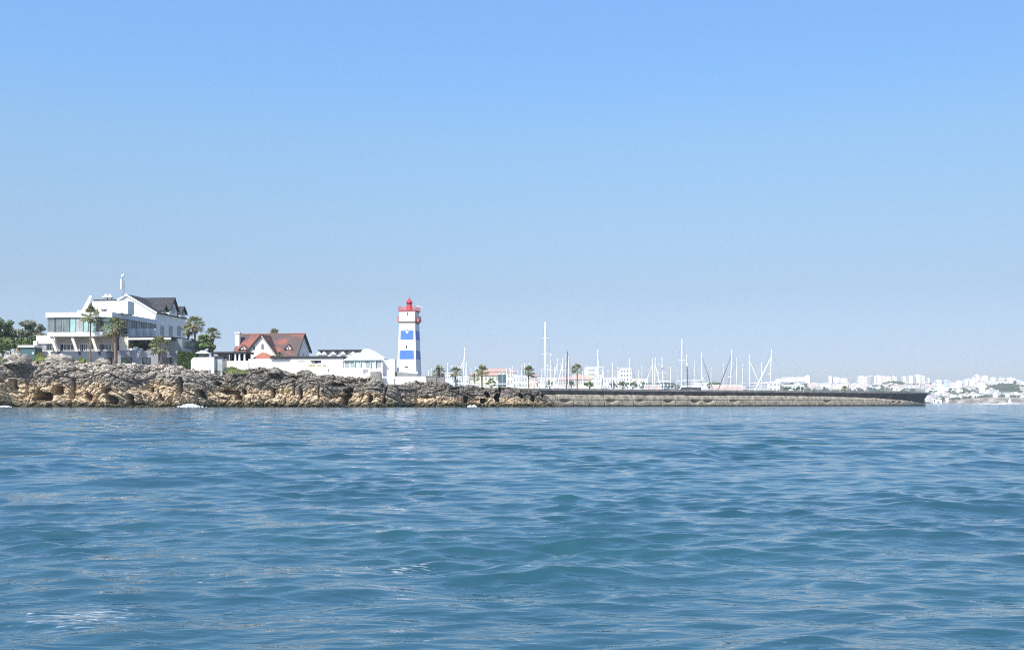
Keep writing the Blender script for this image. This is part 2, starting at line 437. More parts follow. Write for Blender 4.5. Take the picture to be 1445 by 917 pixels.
# ------------------------------------------------------------------ rocky headland
def rock_material():
    m = bpy.data.materials.new('coastal_limestone'); m.use_nodes = True
    nt = m.node_tree; N, L = nt.nodes, nt.links
    p = N['Principled BSDF']; p.inputs['Roughness'].default_value = .9; p.inputs['Specular IOR Level'].default_value = .2
    geo = N.new('ShaderNodeNewGeometry')
    def noise(sc, det=6, st=(1, 1, 1), dist=0.):
        mp = N.new('ShaderNodeMapping'); mp.inputs['Scale'].default_value = st
        L.new(geo.outputs['Position'], mp.inputs[0])
        n = N.new('ShaderNodeTexNoise'); n.inputs['Scale'].default_value = sc; n.inputs['Detail'].default_value = det
        n.inputs['Distortion'].default_value = dist; n.inputs['Roughness'].default_value = .62
        L.new(mp.outputs[0], n.inputs['Vector']); return n.outputs[0]
    def ramp(src, stops):
        c = N.new('ShaderNodeValToRGB'); e = c.color_ramp.elements
        while len(e) < len(stops): e.new(.5)
        for k, (pos, col) in enumerate(stops): e[k].position = pos; e[k].color = (*col, 1)
        L.new(src, c.inputs[0]); return c.outputs[0]
    def mix(f, a, b):
        x = N.new('ShaderNodeMix'); x.data_type = 'RGBA'
        L.new(f, x.inputs['Factor']); L.new(a, x.inputs['A']); L.new(b, x.inputs['B']); return x.outputs['Result']
    def math_(op, a, b):
        x = N.new('ShaderNodeMath'); x.operation = op
        for k, v in enumerate((a, b)):
            if isinstance(v, (int, float)): x.inputs[k].default_value = v
            else: L.new(v, x.inputs[k])
        return x.outputs[0]
    at_ = N.new('ShaderNodeAttribute'); at_.attribute_name = 'strata'
    st = at_.outputs['Fac']
    tan = ramp(noise(.9, 6, (1, 1, 1.6)), [(.34, (.22, .15, .095)), (.46, (.46, .35, .225)), (.62, (.70, .57, .41))])
    grey = ramp(noise(.8, 7, (1, 1, 1.9), .4), [(.33, (.10, .088, .073)), (.46, (.25, .222, .185)), (.58, (.40, .36, .305)), (.70, (.64, .59, .51))])
    dark = ramp(noise(.9, 7, (1, 1, 1.7), .4), [(.35, (.065, .058, .05)), (.50, (.165, .148, .125)), (.70, (.38, .345, .295))])
    top = ramp(noise(.55, 7, (1, 1, 2.2), .5), [(.36, (.11, .10, .09)), (.45, (.37, .335, .285)), (.62, (.66, .61, .53))])
    wet = ramp(noise(1.4, 4), [(.35, (.035, .033, .02)), (.65, (.13, .115, .06))])
    # the bed boundaries wander
    wob = math_('MULTIPLY', math_('SUBTRACT', noise(.16, 5), .5), .75)
    s2 = math_('ADD', st, wob)
    sm = lambda a, b: ramp(s2, [(a, (0, 0, 0)), (b, (1, 1, 1))])
    du = N.new('ShaderNodeAttribute'); du.attribute_name = 'basalt'
    g2 = mix(du.outputs['Fac'], grey, dark)
    bl = N.new('ShaderNodeAttribute'); bl.attribute_name = 'bleach'
    g3 = mix(bl.outputs['Fac'], g2, top)
    c = mix(sm(.46, .60), tan, g3)
    wz = N.new('ShaderNodeSeparateXYZ'); L.new(geo.outputs['Position'], wz.inputs[0])
    wl = math_('ADD', wz.outputs[2], math_('MULTIPLY', math_('SUBTRACT', noise(.5, 4), .5), 1.6))
    c = mix(ramp(wl, [(.0, (1, 1, 1)), (1.0, (1, 1, 1))]), c, c) if False else c
    wf = N.new('ShaderNodeMapRange'); wf.inputs[1].default_value = .55; wf.inputs[2].default_value = 1.7; wf.inputs[3].default_value = 1; wf.inputs[4].default_value = 0
    L.new(wl, wf.inputs[0])
    c = mix(wf.outputs[0], c, wet)
    gr = N.new('ShaderNodeAttribute'); gr.attribute_name = 'turf'
    green = ramp(noise(1.2, 4), [(.35, (.05, .07, .02)), (.65, (.16, .19, .06))])
    c = mix(gr.outputs['Fac'], c, green)
    L.new(c, p.inputs['Base Color'])
    bn = N.new('ShaderNodeBump'); bn.inputs['Strength'].default_value = .8; bn.inputs['Distance'].default_value = .5
    L.new(noise(1.0, 7, (1, 1, 1.6)), bn.inputs['Height']); L.new(bn.outputs[0], p.inputs['Normal'])
    return m
M['rock'] = rock_material()

CREST = [(-160, 509), (-40, 509), (0, 512), (20, 508), (45, 508), (60, 505), (100, 509), (115, 510), (128, 513), (160, 513), (200, 514), (235, 514), (250, 516.0), (262, 521.0), (275, 523.0), (300, 521.0), (320, 521.5), (345, 519.5), (360, 517.5), (385, 522.5), (400, 524.5), (415, 530.5), (440, 527.5), (460, 530.5), (490, 532.5), (520, 534.5), (535, 538.5), (545, 544.5), (552, 544.5), (560, 542.5), (580, 540.5), (600, 539.5), (620, 541.5), (640, 544.5), (660, 546.5), (690, 548.5), (720, 547), (745, 549), (765, 553), (775, 560), (783, 568), (800, 575)]
HOLES = [  # px, py, half width, half height, depth, skew : sea caves and gullies in the cliff
 (55,560,18,8,6,.5),(49,556,8,9,6,.3),(82,550,7.5,6.5,6,.3),(102,545,3.5,11,7,-.1),(101,556,4,8,7,0),(126,560,6,8,6,.6),(171,563,7,7,6,.9),(192,564,4,7,5,.4),
 (11,543,4,7,4,.1),(27,545,2.5,11,4,0),(162,551,6,5,4,0),(258,548,4,13,6,.1),(230,560,4,5,5,.5),(281,557,5,7,6,.4),(320,553,14,4,3.5,.2),(334,560,6.5,10,7,.4),(343,553,4,5,5,0),(384,555,2.6,10,6,0),
 (417,551,2.2,9,4,0),(429,557,3,8,5,.1),(479,543,9,2.5,3,0),(491,560,6.5,10,6,0),(496,551,4,4,4,0),(546,549,1.8,13,6,-.1),(525,562,4,6,4,.3),(545,566,3,5,4,0),
 (455,556,1.3,10,4,0),(300,541,5,3,3,0),(215,550,3,4,3,.2),(350,520,5,3,3,0),(600,560,6,2.5,2.5,0),(655,563,4,5,4,.4),(686,556,3.2,5,4,.8),(701,561,4.2,9,6,0),(705,549,1.6,6,3,0),(680,565,4,4,4,0),(735,559,4,3.5,3,.3),(752,563,3,4,3,0),(767,557,2,5,3,0),(640,548,6,2,2,0)]

def coast_y(px):
    return 286 + 3.5*np.sin(px*.021+1) + 2.2*np.sin(px*.067) + np.where(px > 600, (px-600)*.055, 0)
def crest_z(px):
    p = np.array(CREST, float)
    py = np.interp(px, p[:, 0], p[:, 1])
    return CH + (HY-py)/F*(coast_y(px)+4.5)
def make_headland():
    nx = 1750
    u = np.linspace(-150, 798, nx)
    # profile parameter: face 0..1, then the plateau behind
    face = np.linspace(0, 1, 150)
    back = np.geomspace(.012, 1, 46)
    s = np.concatenate([face, 1+back])
    U, S = np.meshgrid(u, s)
    yc = coast_y(U); zc = crest_z(U)
    xb = xx(U, coast_y(U)*0+288)
    T = np.clip(S, 0, 1)
    hgt = np.maximum(zc+1.6, .3)
    z = -1.6 + hgt*(1-(1-T)**1.25)
    lean = .8*T + 5.2*np.clip((T-.45)/.55, 0, 1)**2.1
    y = yc + lean*np.clip(hgt/11, .35, 1)
    bk = np.clip(S-1, 0, 1)
    depth = np.interp(U[0], [-150, 540, 600, 640, 798], [330, 330, 200, 34, 16])[None, :]
    y = y + bk*depth
    x = xb + 0*S
    # ray-consistent spread of the plateau away from the sea
    x = x*(1 + bk*depth/300*.9)
    arc = y*.75 + z*1.0
    # relief: blocks, clefts and pitted surface
    f1, f2, idv = worley(x/5.5+.6*fbm(x/4, arc/4, 3), arc/4.2, 5)
    g1, g2, idg = worley(x/2.0+.5*fbm(x/2, arc/2, 8), arc/1.35, 9)
    h1, h2, idh = worley(x/.85, arc/.55, 15)
    big = .6*(fbm(x/13, arc/16, 21, 3)-.5)
    mid = fbm(x/3.2, arc/2.2, 22, 5)-.5
    fine = fbm(x/.9, arc/.6, 23, 4)-.5
    facew = sstep(0, .12, T)*(1-sstep(.0, .05, bk))
    near = 1-sstep(.02, .16, bk)
    rel = (3.2*big + 1.6*(idv-.5)*sstep(.02, .18, f2-f1) - 1.3*(1-sstep(0, .16, f2-f1))
           + .95*(idg-.5)*sstep(.02, .2, g2-g1) - .75*(1-sstep(0, .18, g2-g1))
           + .7*(idh-.5) - .5*(1-sstep(0, .22, h2-h1)) + 1.7*mid + 1.3*fine)
    scale = np.clip(hgt/9, .35, 1)
    y = y - rel*facew*scale*(.75)
    top = sstep(.55, 1, T)*near
    z = z + top*scale*(.75*(idg-.45)*sstep(.02, .2, g2-g1) + .7*(idv-.5) + .42*(idh-.5) + 1.2*mid + .5*fine - .35*(1-sstep(0, .18, g2-g1)))*.8
    # rock pavement juts over the lower, softer beds
    y = y + facew*scale*1.1*sstep(.30, .42, T)*(1-sstep(.42, .62, T))*(fbm(x/6, arc*0, 40, 3))*1.0
    for (px, py, hw, hh, dp, sk) in HOLES:
        cz = CH+(HY-py)/F*287
        dx = (U-px + (z-cz)*5.2*sk*.45)/hw
        dz = (z-cz)/(hh/F*287)
        r = np.abs(dx)**2.4 + np.abs(dz)**2.4 + 2.6*(fbm(x/1.6, arc/1.3, 77, 4)-.5)
        y = y + 1.2*dp*(1-sstep(.85, 1.12, r))*(T < .995)
    z = np.where(bk > 0, z + (S-1)*0, z)
    # plateau falls to the marina behind the narrow point, climbs a little inland on the left
    pl = sstep(.1, 1, bk)
    z = z + pl*np.interp(U, [-150, 300, 560, 620, 798], [2.5, 1.5, 0, -2.0, -9])
    z = np.where((bk >= 1) & (U > 610), -2.0, z)
    strata = np.clip((z+.2)/np.maximum(zc, 1.5), 0, 1.3)
    basalt = sstep(265, 330, U)*.55 + sstep(560, 640, U)*.45
    bleach = sstep(.62, .9, T)*(1-sstep(250, 320, U)) + .35*sstep(.8, 1, T)*sstep(250, 320, U)*(1-sstep(590, 640, U))
    turf = sstep(.06, .12, bk)*sstep(.42, .6, fbm(x/5, y/5, 61, 3)) * (1-sstep(380, 480, U))
    o = grid_object('headland', x, y, z, M['rock'], {'strata': strata, 'basalt': np.clip(basalt, 0, 1), 'bleach': np.clip(bleach, 0, 1), 'turf': turf}, smooth=False)
    tag(o, 'craggy rocky headland with grey top and tan wave-cut foot', 'cliff', kind='structure')
make_headland()

def boulder(px, py, Y, wpx, hpx, depth, seed, label, mat, grp=None):
    """a weathered rock dome standing on the cliff top"""
    n, k = 64, 30
    th, ph = np.meshgrid(np.linspace(0, 2*math.pi, n), np.linspace(-.22, math.pi/2, k))
    sx, sz = wpx/2/F*Y, hpx/F*Y
    r = 1 + .7*(fbm(np.cos(th)*1.5+5+ph, np.sin(th)*1.5+ph*2, seed, 4)-.5)
    X = sx*r*np.cos(th)*np.cos(ph)**.8 if False else sx*r*np.cos(th)*np.maximum(np.cos(ph), 0)**.9
    Yy = depth*r*np.sin(th)*np.maximum(np.cos(ph), 0)**.9
    Z = sz*r*np.sin(ph)
    g1, g2, idg = worley(X/1.6+20, Z/.5+Yy/1.5, seed+3)
    Z = Z - .22*(1-sstep(0, .2, g2-g1)) + .35*(idg-.5)*np.sin(np.clip(ph, 0, 1.57))
    bleach = np.clip((idg-.35)*1.6, 0, 1)
    o = grid_object('boulder', X, Yy, Z, mat, {'strata': np.ones_like(X), 'basalt': np.full_like(X, .5 if px < 200 else 1), 'bleach': (.7 if px < 200 else 0)*bleach, 'turf': np.zeros_like(X)})
    o.location = at(px, py, Y)
    tag(o, label, 'boulder', grp)
    return o
boulder(24, 511, 291.5, 38, 11.5, 3.0, 3, 'rounded grey boulder with a person in coral sitting on its top', M['rock'], 'boulders on the cliff top')
boulder(83, 510, 292.5, 44, 10, 3.0, 8, 'broad flat-topped pale boulder below the slanting hotel columns', M['rock'], 'boulders on the cliff top')
boulder(145, 513, 291, 22, 7, 2.0, 12, 'low pale boulder at the foot of the second tall palm', M['rock'], 'boulders on the cliff top')
boulder(430, 529, 291, 26, 6, 2.4, 17, 'dark pointed boulder in front of the long white building', M['rock'], 'boulders on the cliff top')
boulder(388, 526, 290.5, 20, 6.5, 2.0, 23, 'dark hump of rock below the red-roofed house', M['rock'], 'boulders on the cliff top')
boulder(620, 545, 297, 34, 6, 2.2, 29, 'dark mound of rock right of the lighthouse wall', M['rock'], 'boulders on the cliff top')
boulder(663, 549, 299, 26, 5.5, 2.2, 31, 'black mound of rock left of the tall waterfront palm', M['rock'], 'boulders on the cliff top')

# white water breaking on the foot of the rocks
def make_foam():
    b = MB(); rnd = random.Random(5)
    for px, n, wpx, hm in ((268, 60, 14, .9), (6, 26, 9, .35), (663, 10, 3, .45), (669, 14, 3, .6)):
        y0 = float(coast_y(np.array([px]))[0])-2.6
        for _ in range(n*4):
            a = rnd.gauss(0, .5)*wpx
            x = xx(px+a, y0); h = hm*rnd.uniform(.3, 1)*math.exp(-(a/wpx)**2)
            y = y0 + rnd.uniform(-1.2, .8)
            r = rnd.uniform(.04, .17)
            b.lathe([(r*.5, -.1), (r, .05), (r*.8, h*.6+.08), (r*.25, h+.12)], 7, (x, y, 0))
    tag(b.build('sea_foam', M['foam_glint'], smooth=True), 'white surf breaking along the foot of the rocks', 'surf', kind='stuff')
make_foam()

# ------------------------------------------------------------------ marina quay and the far shore
quay = MB()
quay.add([(-190, 470, 0), (.20*470, 470, 0), (.255*760, 760, 0), (-300, 760, 0)], [(0, 1, 2, 3)])
q = MB()
q.prism([(-190, 455), (95, 455), (205, 760), (-300, 760)], 'z', -2, 3.6)
tag(q.build('quay', pm('quay_concrete', (.42, .41, .38), .9, .2, .15)), 'pale concrete marina quay behind the breakwater', 'quay', kind='structure')

SHORE = [(300, 12), (500, 46), (600, 54), (700, 58), (760, 68), (860, 60), (930, 54), (1000, 52), (1060, 52), (1095, 56), (1140, 64), (1180, 60), (1215, 62), (1250, 66), (1300, 64), (1340, 62), (1380, 74), (1420, 72), (1445, 66), (1520, 60), (1700, 50), (2100, 40)]
def town_depth(t): return 2700 + 900*t
def hill_z(X, Y):
    px = X/Y*F+CX
    sh = np.array(SHORE, float)
    top = np.interp(px, sh[:, 0], sh[:, 1])
    t = (Y - 2700 + 40*np.sin(X/170.)+18*np.sin(X/61.))/900
    base = 9*sstep(-.02, .015, t)
    z = -3 + 3*sstep(-.03, -.015, t) + base + (top-9)*np.clip(t, 0, 1)**.72 - 6*np.clip(t-1, 0, 2)
    bump = (fbm(X/160, Y/120, 91, 4)-.5)*16*sstep(.05, .35, t)*(1-.6*sstep(.85, 1, t))
    return z + bump
def make_hills():
    xs = np.linspace(-3600, 4400, 620); ys = np.concatenate([np.linspace(2600, 2780, 24), np.linspace(2790, 3620, 60), np.linspace(3650, 5100, 12)])
    X, Y = np.meshgrid(xs, ys)
    X = X*Y/3000
    Z = hill_z(X, Y)
    m = bpy.data.materials.new('far_hillside'); m.use_nodes = True
    nt = m.node_tree; N, L = nt.nodes, nt.links
    p = N['Principled BSDF']; p.inputs['Roughness'].default_value = .95
    geo = N.new('ShaderNodeNewGeometry')
    n = N.new('ShaderNodeTexNoise'); n.inputs['Scale'].default_value = .035; n.inputs['Detail'].default_value = 6
    L.new(geo.outputs['Position'], n.inputs['Vector'])
    c = N.new('ShaderNodeValToRGB'); e = c.color_ramp.elements; e.new(.5)
    for k, (q_, col) in enumerate(((.38, (.05, .075, .05)), (.52, (.11, .12, .085)), (.66, (.30, .26, .20)))): e[k].position = q_; e[k].color = (*col, 1)
    L.new(n.outputs[0], c.inputs[0])
    a = N.new('ShaderNodeAttribute'); a.attribute_name = 'cliff'
    n2 = N.new('ShaderNodeTexNoise'); n2.inputs['Scale'].default_value = .05; n2.inputs['Detail'].default_value = 6
    L.new(geo.outputs['Position'], n2.inputs['Vector'])
    c2 = N.new('ShaderNodeValToRGB'); c2.color_ramp.elements[0].position = .35; c2.color_ramp.elements[1].position = .65
    c2.color_ramp.elements[0].color = (.10, .095, .08, 1); c2.color_ramp.elements[1].color = (.36, .31, .25, 1)
    L.new(n2.outputs[0], c2.inputs[0])
    mx = N.new('ShaderNodeMix'); mx.data_type = 'RGBA'
    L.new(a.outputs['Fac'], mx.inputs['Factor']); L.new(c.outputs[0], mx.inputs['A']); L.new(c2.outputs[0], mx.inputs['B'])
    L.new(mx.outputs['Result'], p.inputs['Base Color'])
    t = (Y-2700)/900
    o = grid_object('hills', X, Y, Z, m, {'cliff': 1-sstep(.01, .045, t + .08*(fbm(X/90, Y/60, 44, 3)-.5))})
    tag(o, 'low hazy hills of the far shore behind the marina', 'hills', kind='structure')
make_hills()
# ------------------------------------------------------------------ breakwater
def pier_line(t):
    """plan of the breakwater, metres along it -> point and unit direction"""
    if t <= 165:
        p = Vector((-14 + .835*t, 297 + .55*t)); return p, Vector((.835, .55))
    a0 = math.atan2(.55, .835); Rr = 138.0
    p0 = Vector((-14 + .835*165, 297 + .55*165)); s = t-165
    a = a0 + s/Rr
    p = p0 + Rr*Vector((math.sin(a)-math.sin(a0), -math.cos(a)+math.cos(a0)))
    return p, Vector((math.cos(a), math.sin(a)))
def sweep(prof, ts, name, mat, parent):
    """profile of (out, z) towards the open sea, swept along the plan"""
    b = MB(); n = len(prof); vs = []; fs = []
    for t in ts:
        p, d = pier_line(t); nn = Vector((d.y, -d.x))
        for o, z in prof: vs.append((p.x+nn.x*o, p.y+nn.y*o, z))
    for i in range(len(ts)-1):
        for k in range(n):
            j = (k+1) % n
            fs.append((i*n+k, i*n+j, (i+1)*n+j, (i+1)*n+k))
    fs += [tuple(range(n)), tuple(range((len(ts)-1)*n+n-1, (len(ts)-1)*n-1, -1))]
    b.add(vs, fs)
    return b.build(name, mat, parent)
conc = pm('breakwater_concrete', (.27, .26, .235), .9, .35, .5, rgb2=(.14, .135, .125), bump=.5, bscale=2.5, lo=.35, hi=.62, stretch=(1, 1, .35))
concd = pm('shaded_concrete', (.17, .175, .17), .9, .3, .6, rgb2=(.085, .09, .092), bump=.5, bscale=2.5, stretch=(1, 1, .3))  # darker concrete, the shade of the lip and bend put into its colour
def block_mat():
    m = pm('block_concrete', (.37, .325, .255), .9, .3, .7, rgb2=(.19, .165, .13), bump=.6, bscale=2.0, lo=.32, hi=.62)
    nt = m.node_tree; N, L = nt.nodes, nt.links
    p = N['Principled BSDF']; old = p.inputs['Base Color'].links[0].from_socket
    g = N.new('ShaderNodeNewGeometry'); sp = N.new('ShaderNodeSeparateXYZ'); L.new(g.outputs['Position'], sp.inputs[0])
    nz = N.new('ShaderNodeTexNoise'); nz.inputs['Scale'].default_value = .9; L.new(g.outputs['Position'], nz.inputs['Vector'])
    ad = N.new('ShaderNodeMath'); ad.operation = 'MULTIPLY_ADD'; ad.inputs[1].default_value = -.9; L.new(nz.outputs[0], ad.inputs[0]); L.new(sp.outputs[2], ad.inputs[2])
    mr = N.new('ShaderNodeMapRange'); mr.inputs[1].default_value = -.05; mr.inputs[2].default_value = .25; mr.inputs[3].default_value = 1; mr.inputs[4].default_value = 0
    L.new(ad.outputs[0], mr.inputs[0])
    mx = N.new('ShaderNodeMix'); mx.data_type = 'RGBA'; L.new(mr.outputs[0], mx.inputs['Factor']); L.new(old, mx.inputs['A']); mx.inputs['B'].default_value = (.06, .055, .035, 1)
    L.new(mx.outputs['Result'], p.inputs['Base Color'])
    return m
M['block'] = block_mat()
bw = thing('breakwater', 'long grey concrete breakwater with a dark overhanging top and block footing', 'breakwater', (0, 0, 0))
TE = 236.5
ts = [i*3.0 for i in range(0, 80)]; ts[-1] = TE
TOPZ = 5.4
# wall with a curved wave deflector under its lip
sweep([(0, -1.5), (.0, 1.9), (.12, 2.6), (.38, 3.3), (.8, 3.95), (1.25, 4.45), (1.25, 4.75), (-6, 4.75), (-6, -1.5)], ts, 'wave_wall', concd, bw)
sweep([(1.45, 4.753), (1.45, TOPZ-.32), (1.40, TOPZ-.28), (-1.6, TOPZ-.28), (-1.6, 4.753)], ts, 'coping', conc, bw)
sweep([(.9, TOPZ-.278), (.9, TOPZ), (-.2, TOPZ), (-.2, TOPZ-.278)], ts, 'parapet_kerb', conc, bw)
rnd = random.Random(3)
t = 14.0; k = 0
while t < TE-10:
    Lb = 5.75 if t < 180 else 5.2
    end = sstep(180, 226, np.array([t]))[0]
    h = float(np.interp(t+Lb/2, [0, 148, 165, 200, 226, 240], [3.5, 3.5, 3.2, 2.0, .45, .2])) + rnd.uniform(-.1, .1)*(1-end)
    out = 2.6*(1-.35*end); bite = rnd.choice([0, 0, 1, 1])*rnd.uniform(.35, .9)*(1-end)
    b = MB(); n = 12; vs = []; fs = []
    for i in range(n+1):
        s = i/n
        tt = t + .24 + (Lb-.48)*s
        p, d = pier_line(tt); nn = Vector((d.y, -d.x))
        e = min(1, min(s, 1-s)*9)                       # rounded block ends
        und = bite*math.sin(math.pi*s)**1.5             # scour under the upper course
        j = rnd.uniform(-.05, .05)
        hh = h - .16*(1-e) + rnd.uniform(-.05, .05)
        if t > 150: hh = max(.12, hh + (s-.5)*(-.2 if t < 180 else -.33))
        prof = [(-.3, -1.4), (out+.25, -1.4), (out+.22, .25+j), (out+.10, 1.75-und*1.2), (out-.18-und*1.3, 1.92-und*.6), (out-.05-und*.4, min(2.2, hh-.5)), (out-.12, min(2.4, hh-.4)), (out-.35-.1*(1-e), hh-.30), (out-.65, hh), (-.3, hh+.15)]
        for o_, z_ in prof: vs.append((p.x+nn.x*o_, p.y+nn.y*o_, min(z_, hh+.15) if z_ > 0 else z_))
    m_ = 10
    for i in range(n):
        for q_ in range(m_):
            j_ = (q_+1) % m_
            fs.append((i*m_+q_, i*m_+j_, (i+1)*m_+j_, (i+1)*m_+q_))
    fs += [tuple(range(m_)), tuple(range(n*m_+m_-1, n*m_-1, -1))]
    b.add(vs, fs)
    b.build('base_block', M['block'], bw)
    t += Lb; k += 1

b = MB()
for i in range(22, 60):
    p, d = pier_line(i*3.0); q, _ = pier_line(i*3.0+3.0); nn = Vector((d.y, -d.x))*-.9
    a_ = Vector((p.x+nn.x, p.y+nn.y, TOPZ-.28)); c_ = Vector((q.x+nn.x, q.y+nn.y, TOPZ-.28))
    b.tube(a_, a_+Vector((0, 0, 1.0)), .07, n=4)
    for hh in (.55, 1.0): b.tube(a_+Vector((0, 0, hh)), c_+Vector((0, 0, hh)), .05, n=4)
b.build('railing', M['steel'], bw)
# ------------------------------------------------------------------ windows
def win_front(par, x0, x1, z0, z1, y, pane='glass', frame='frame', nm=1, t=.06, name='window'):
    """framed window on a wall facing the sea (local -y); wall plane at y"""
    b = MB(); e = .09
    b.box(x0, x1, y-t, y+.02, z1-e, z1); b.box(x0, x1, y-t, y+.02, z0, z0+e)
    b.box(x0, x0+e, y-t, y+.02, z0+e, z1-e); b.box(x1-e, x1, y-t, y+.02, z0+e, z1-e)
    for i in range(nm):
        c = x0+(x1-x0)*(i+1)/(nm+1)
        b.box(c-.04, c+.04, y-t, y+.02, z0+e, z1-e)
    f = b.build(name, M[frame], par)
    B('pane', M[pane], f, x0+e*.6, x1-e*.6, y-t*.45, y+.018, z0+e*.6, z1-e*.6)
    return f
def win_side(par, y0, y1, z0, z1, x, pane='glass', frame='frame', nm=1, t=.06, name='window'):
    b = MB(); e = .09
    b.box(x-.02, x+t, y0, y1, z1-e, z1); b.box(x-.02, x+t, y0, y1, z0, z0+e)
    b.box(x-.02, x+t, y0, y0+e, z0+e, z1-e); b.box(x-.02, x+t, y1-e, y1, z0+e, z1-e)
    for i in range(nm):
        c = y0+(y1-y0)*(i+1)/(nm+1)
        b.box(x-.02, x+t, c-.04, c+.04, z0+e, z1-e)
    f = b.build(name, M[frame], par)
    B('pane', M[pane], f, x-.018, x+t*.45, y0+e*.6, y1-e*.6, z0+e*.6, z1-e*.6)
    return f

# ------------------------------------------------------------------ hotel
H = Frame(158, 300, 11.2, -6)
ho = H.root('hotel', 'large white hotel with glazed upper wing, slanting columns and black gabled roof', 'hotel')
W = H.fx(66.5); D = H.fy(220.3)
z = lambda py, lx=0, ly=0: H.fz(py, lx, ly)
zs0, zs1, zg1, zr1 = z(474), z(468.2), z(447.4), z(440.3)
B('floor_slab', M['white'], ho, W, 0, 0, D, zs0, zs1)
rf = MB().box(W-.25, .2, -.3, D+.1, zg1, zr1).build('wing_roof', M['white'], ho)
B('fascia_strip', M['glassroof'], rf, .203, .26, .0, D, zg1+.15, zr1-.25)
B('inner_wall', M['taupe'], ho, W+.4, -.6, 1.6, D-.2, zs1+.003, zg1-.003)
# glazed front of the wing
cuts = [66.8, 76.5, 78.6, 87, 88.6, 98.5, 107, 117.5, 124.5, 136, 145.5, 157.6]
kinds = ['glassgrey', 'glassgrey', 'glassgrey', 'glasspale', 'glassgrey', 'glassteal', 'glasspale', 'glassteal', 'glassteal', 'glass', 'glassteal']
for i in range(len(cuts)-1):
    win_front(ho, H.fx(cuts[i], .2)+.03, H.fx(cuts[i+1], .2)-.03, zs1+.01, zg1-.01, .25, kinds[i], 'frame' if i % 3 else 'steel', 1 if i in (6, 9) else 0)
n = 9
for i in range(n):
    y0, y1 = .35+(D-.6)*i/n, .35+(D-.6)*(i+1)/n
    win_side(ho, y0+.05, y1-.05, zs1+.01, zg1-.01, -.25, 'glassgrey' if i % 2 else 'glass', 'frame', 1)
for a, b_ in ((179.6, 188.8), (190.2, 199.0), (200.6, 208.8), (210.8, 219.2)):
    yq = H.fy(a); B('balcony', M['white'], ho, .02, H.fx(b_, yq), yq, yq+.9, z(474.6, 0, yq), z(463.6, 0, yq))
# undercroft with slanting columns
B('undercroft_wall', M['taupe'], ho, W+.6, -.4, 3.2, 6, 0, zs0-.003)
B('base_band', M['greyblueshade'], ho, W-.2, 1.4, 2.2, 3.19, -.5, z(495.6, 0, 2.2))
for a, b_ in ((84.5, 104.6), (112.3, 124), (125.5, 134), (139.5, 157.5)):
    win_front(ho, H.fx(a, 3.2), H.fx(b_, 3.2), z(494.3, 0, 3.2), z(484.6, 0, 3.2), 3.19, 'glass', 'whitepaint', 3)
for a, b_ in ((73, 80), (101.8, 109), (130, 137)):
    x0, x1 = H.fx(a, .8), H.fx(b_, 1.6)
    MB().slab([(x0-.35, .8, zs0), (x0+.45, .8, zs0), (x1+.45, 1.5, z(495, 0, 1.5)), (x1-.35, 1.5, z(495, 0, 1.5))], .35).build('slanted_column', M['cream'], ho)
B('support_wall', M['cream'], ho, H.fx(168, 4), H.fx(181, 4), 4, 4.5, z(495, 1, 4), zs0-.004)
# grey plinth below the terrace
px0, px1 = H.fx(166, 1), H.fx(250.5, 1)
zp = z(494.6, 6, 1)
B('plinth', M['greyblue'], ho, px0, px1, 1, 24, -1.2, zp)
for a, b_ in ((171, 186), (200.5, 212.8), (228, 242)):
    win_front(ho, H.fx(a, 1), H.fx(b_, 1), z(514, 6, 1), z(504.4, 6, 1), .99, 'glass', 'dark', 1)
B('plinth_door', M['dark'], ho, H.fx(150, 2.1), H.fx(157.5, 2.1), 2.05, 2.19, -.3, z(504.5, 0, 2.1))
# terrace pavilion
tz = z(475.5, 6, 4)
MB().box(H.fx(181, 3.2), H.fx(241, 3.2), 3.2, 3.5, z(479.3, 6, 3.2), z(476.9, 6, 3.2)).build('awning_edge', M['whitepaint'], ho)
MB().slab([(H.fx(181, 3.5), 3.51, tz), (H.fx(242, 3.5), 3.51, tz), (H.fx(268, 20), 24, tz+.5), (H.fx(181, 3.5), 24, tz+.5)], .3).build('terrace_roof', M['slate'], ho)
B('pavilion_wall', M['glassgrey'], ho, H.fx(182, 6), px1-1.2, 7, 22, zp, tz-.33)
for a, b_ in ((183, 196), (197, 212), (213, 226), (227, 236)):
    win_front(ho, H.fx(a, 6.9), H.fx(b_, 6.9), zp+.02, z(480.2, 6, 6.9), 6.98, 'glassgrey' if a != 197 else 'glass', 'steel', 1)
for a in (255.5, 262.2, 268.2):
    yy = 18
    B('terrace_column', M['whitepaint'], ho, H.fx(a-1.3, yy), H.fx(a+1.3, yy), yy, yy+.6, z(491.5, 12, yy), z(478.6, 12, yy))
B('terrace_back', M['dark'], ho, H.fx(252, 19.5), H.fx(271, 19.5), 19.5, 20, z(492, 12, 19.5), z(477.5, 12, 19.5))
B('terrace_base', M['greyblue'], ho, H.fx(250.6, 17), H.fx(272, 17), 17, 23, -1, z(491.6, 12, 17))
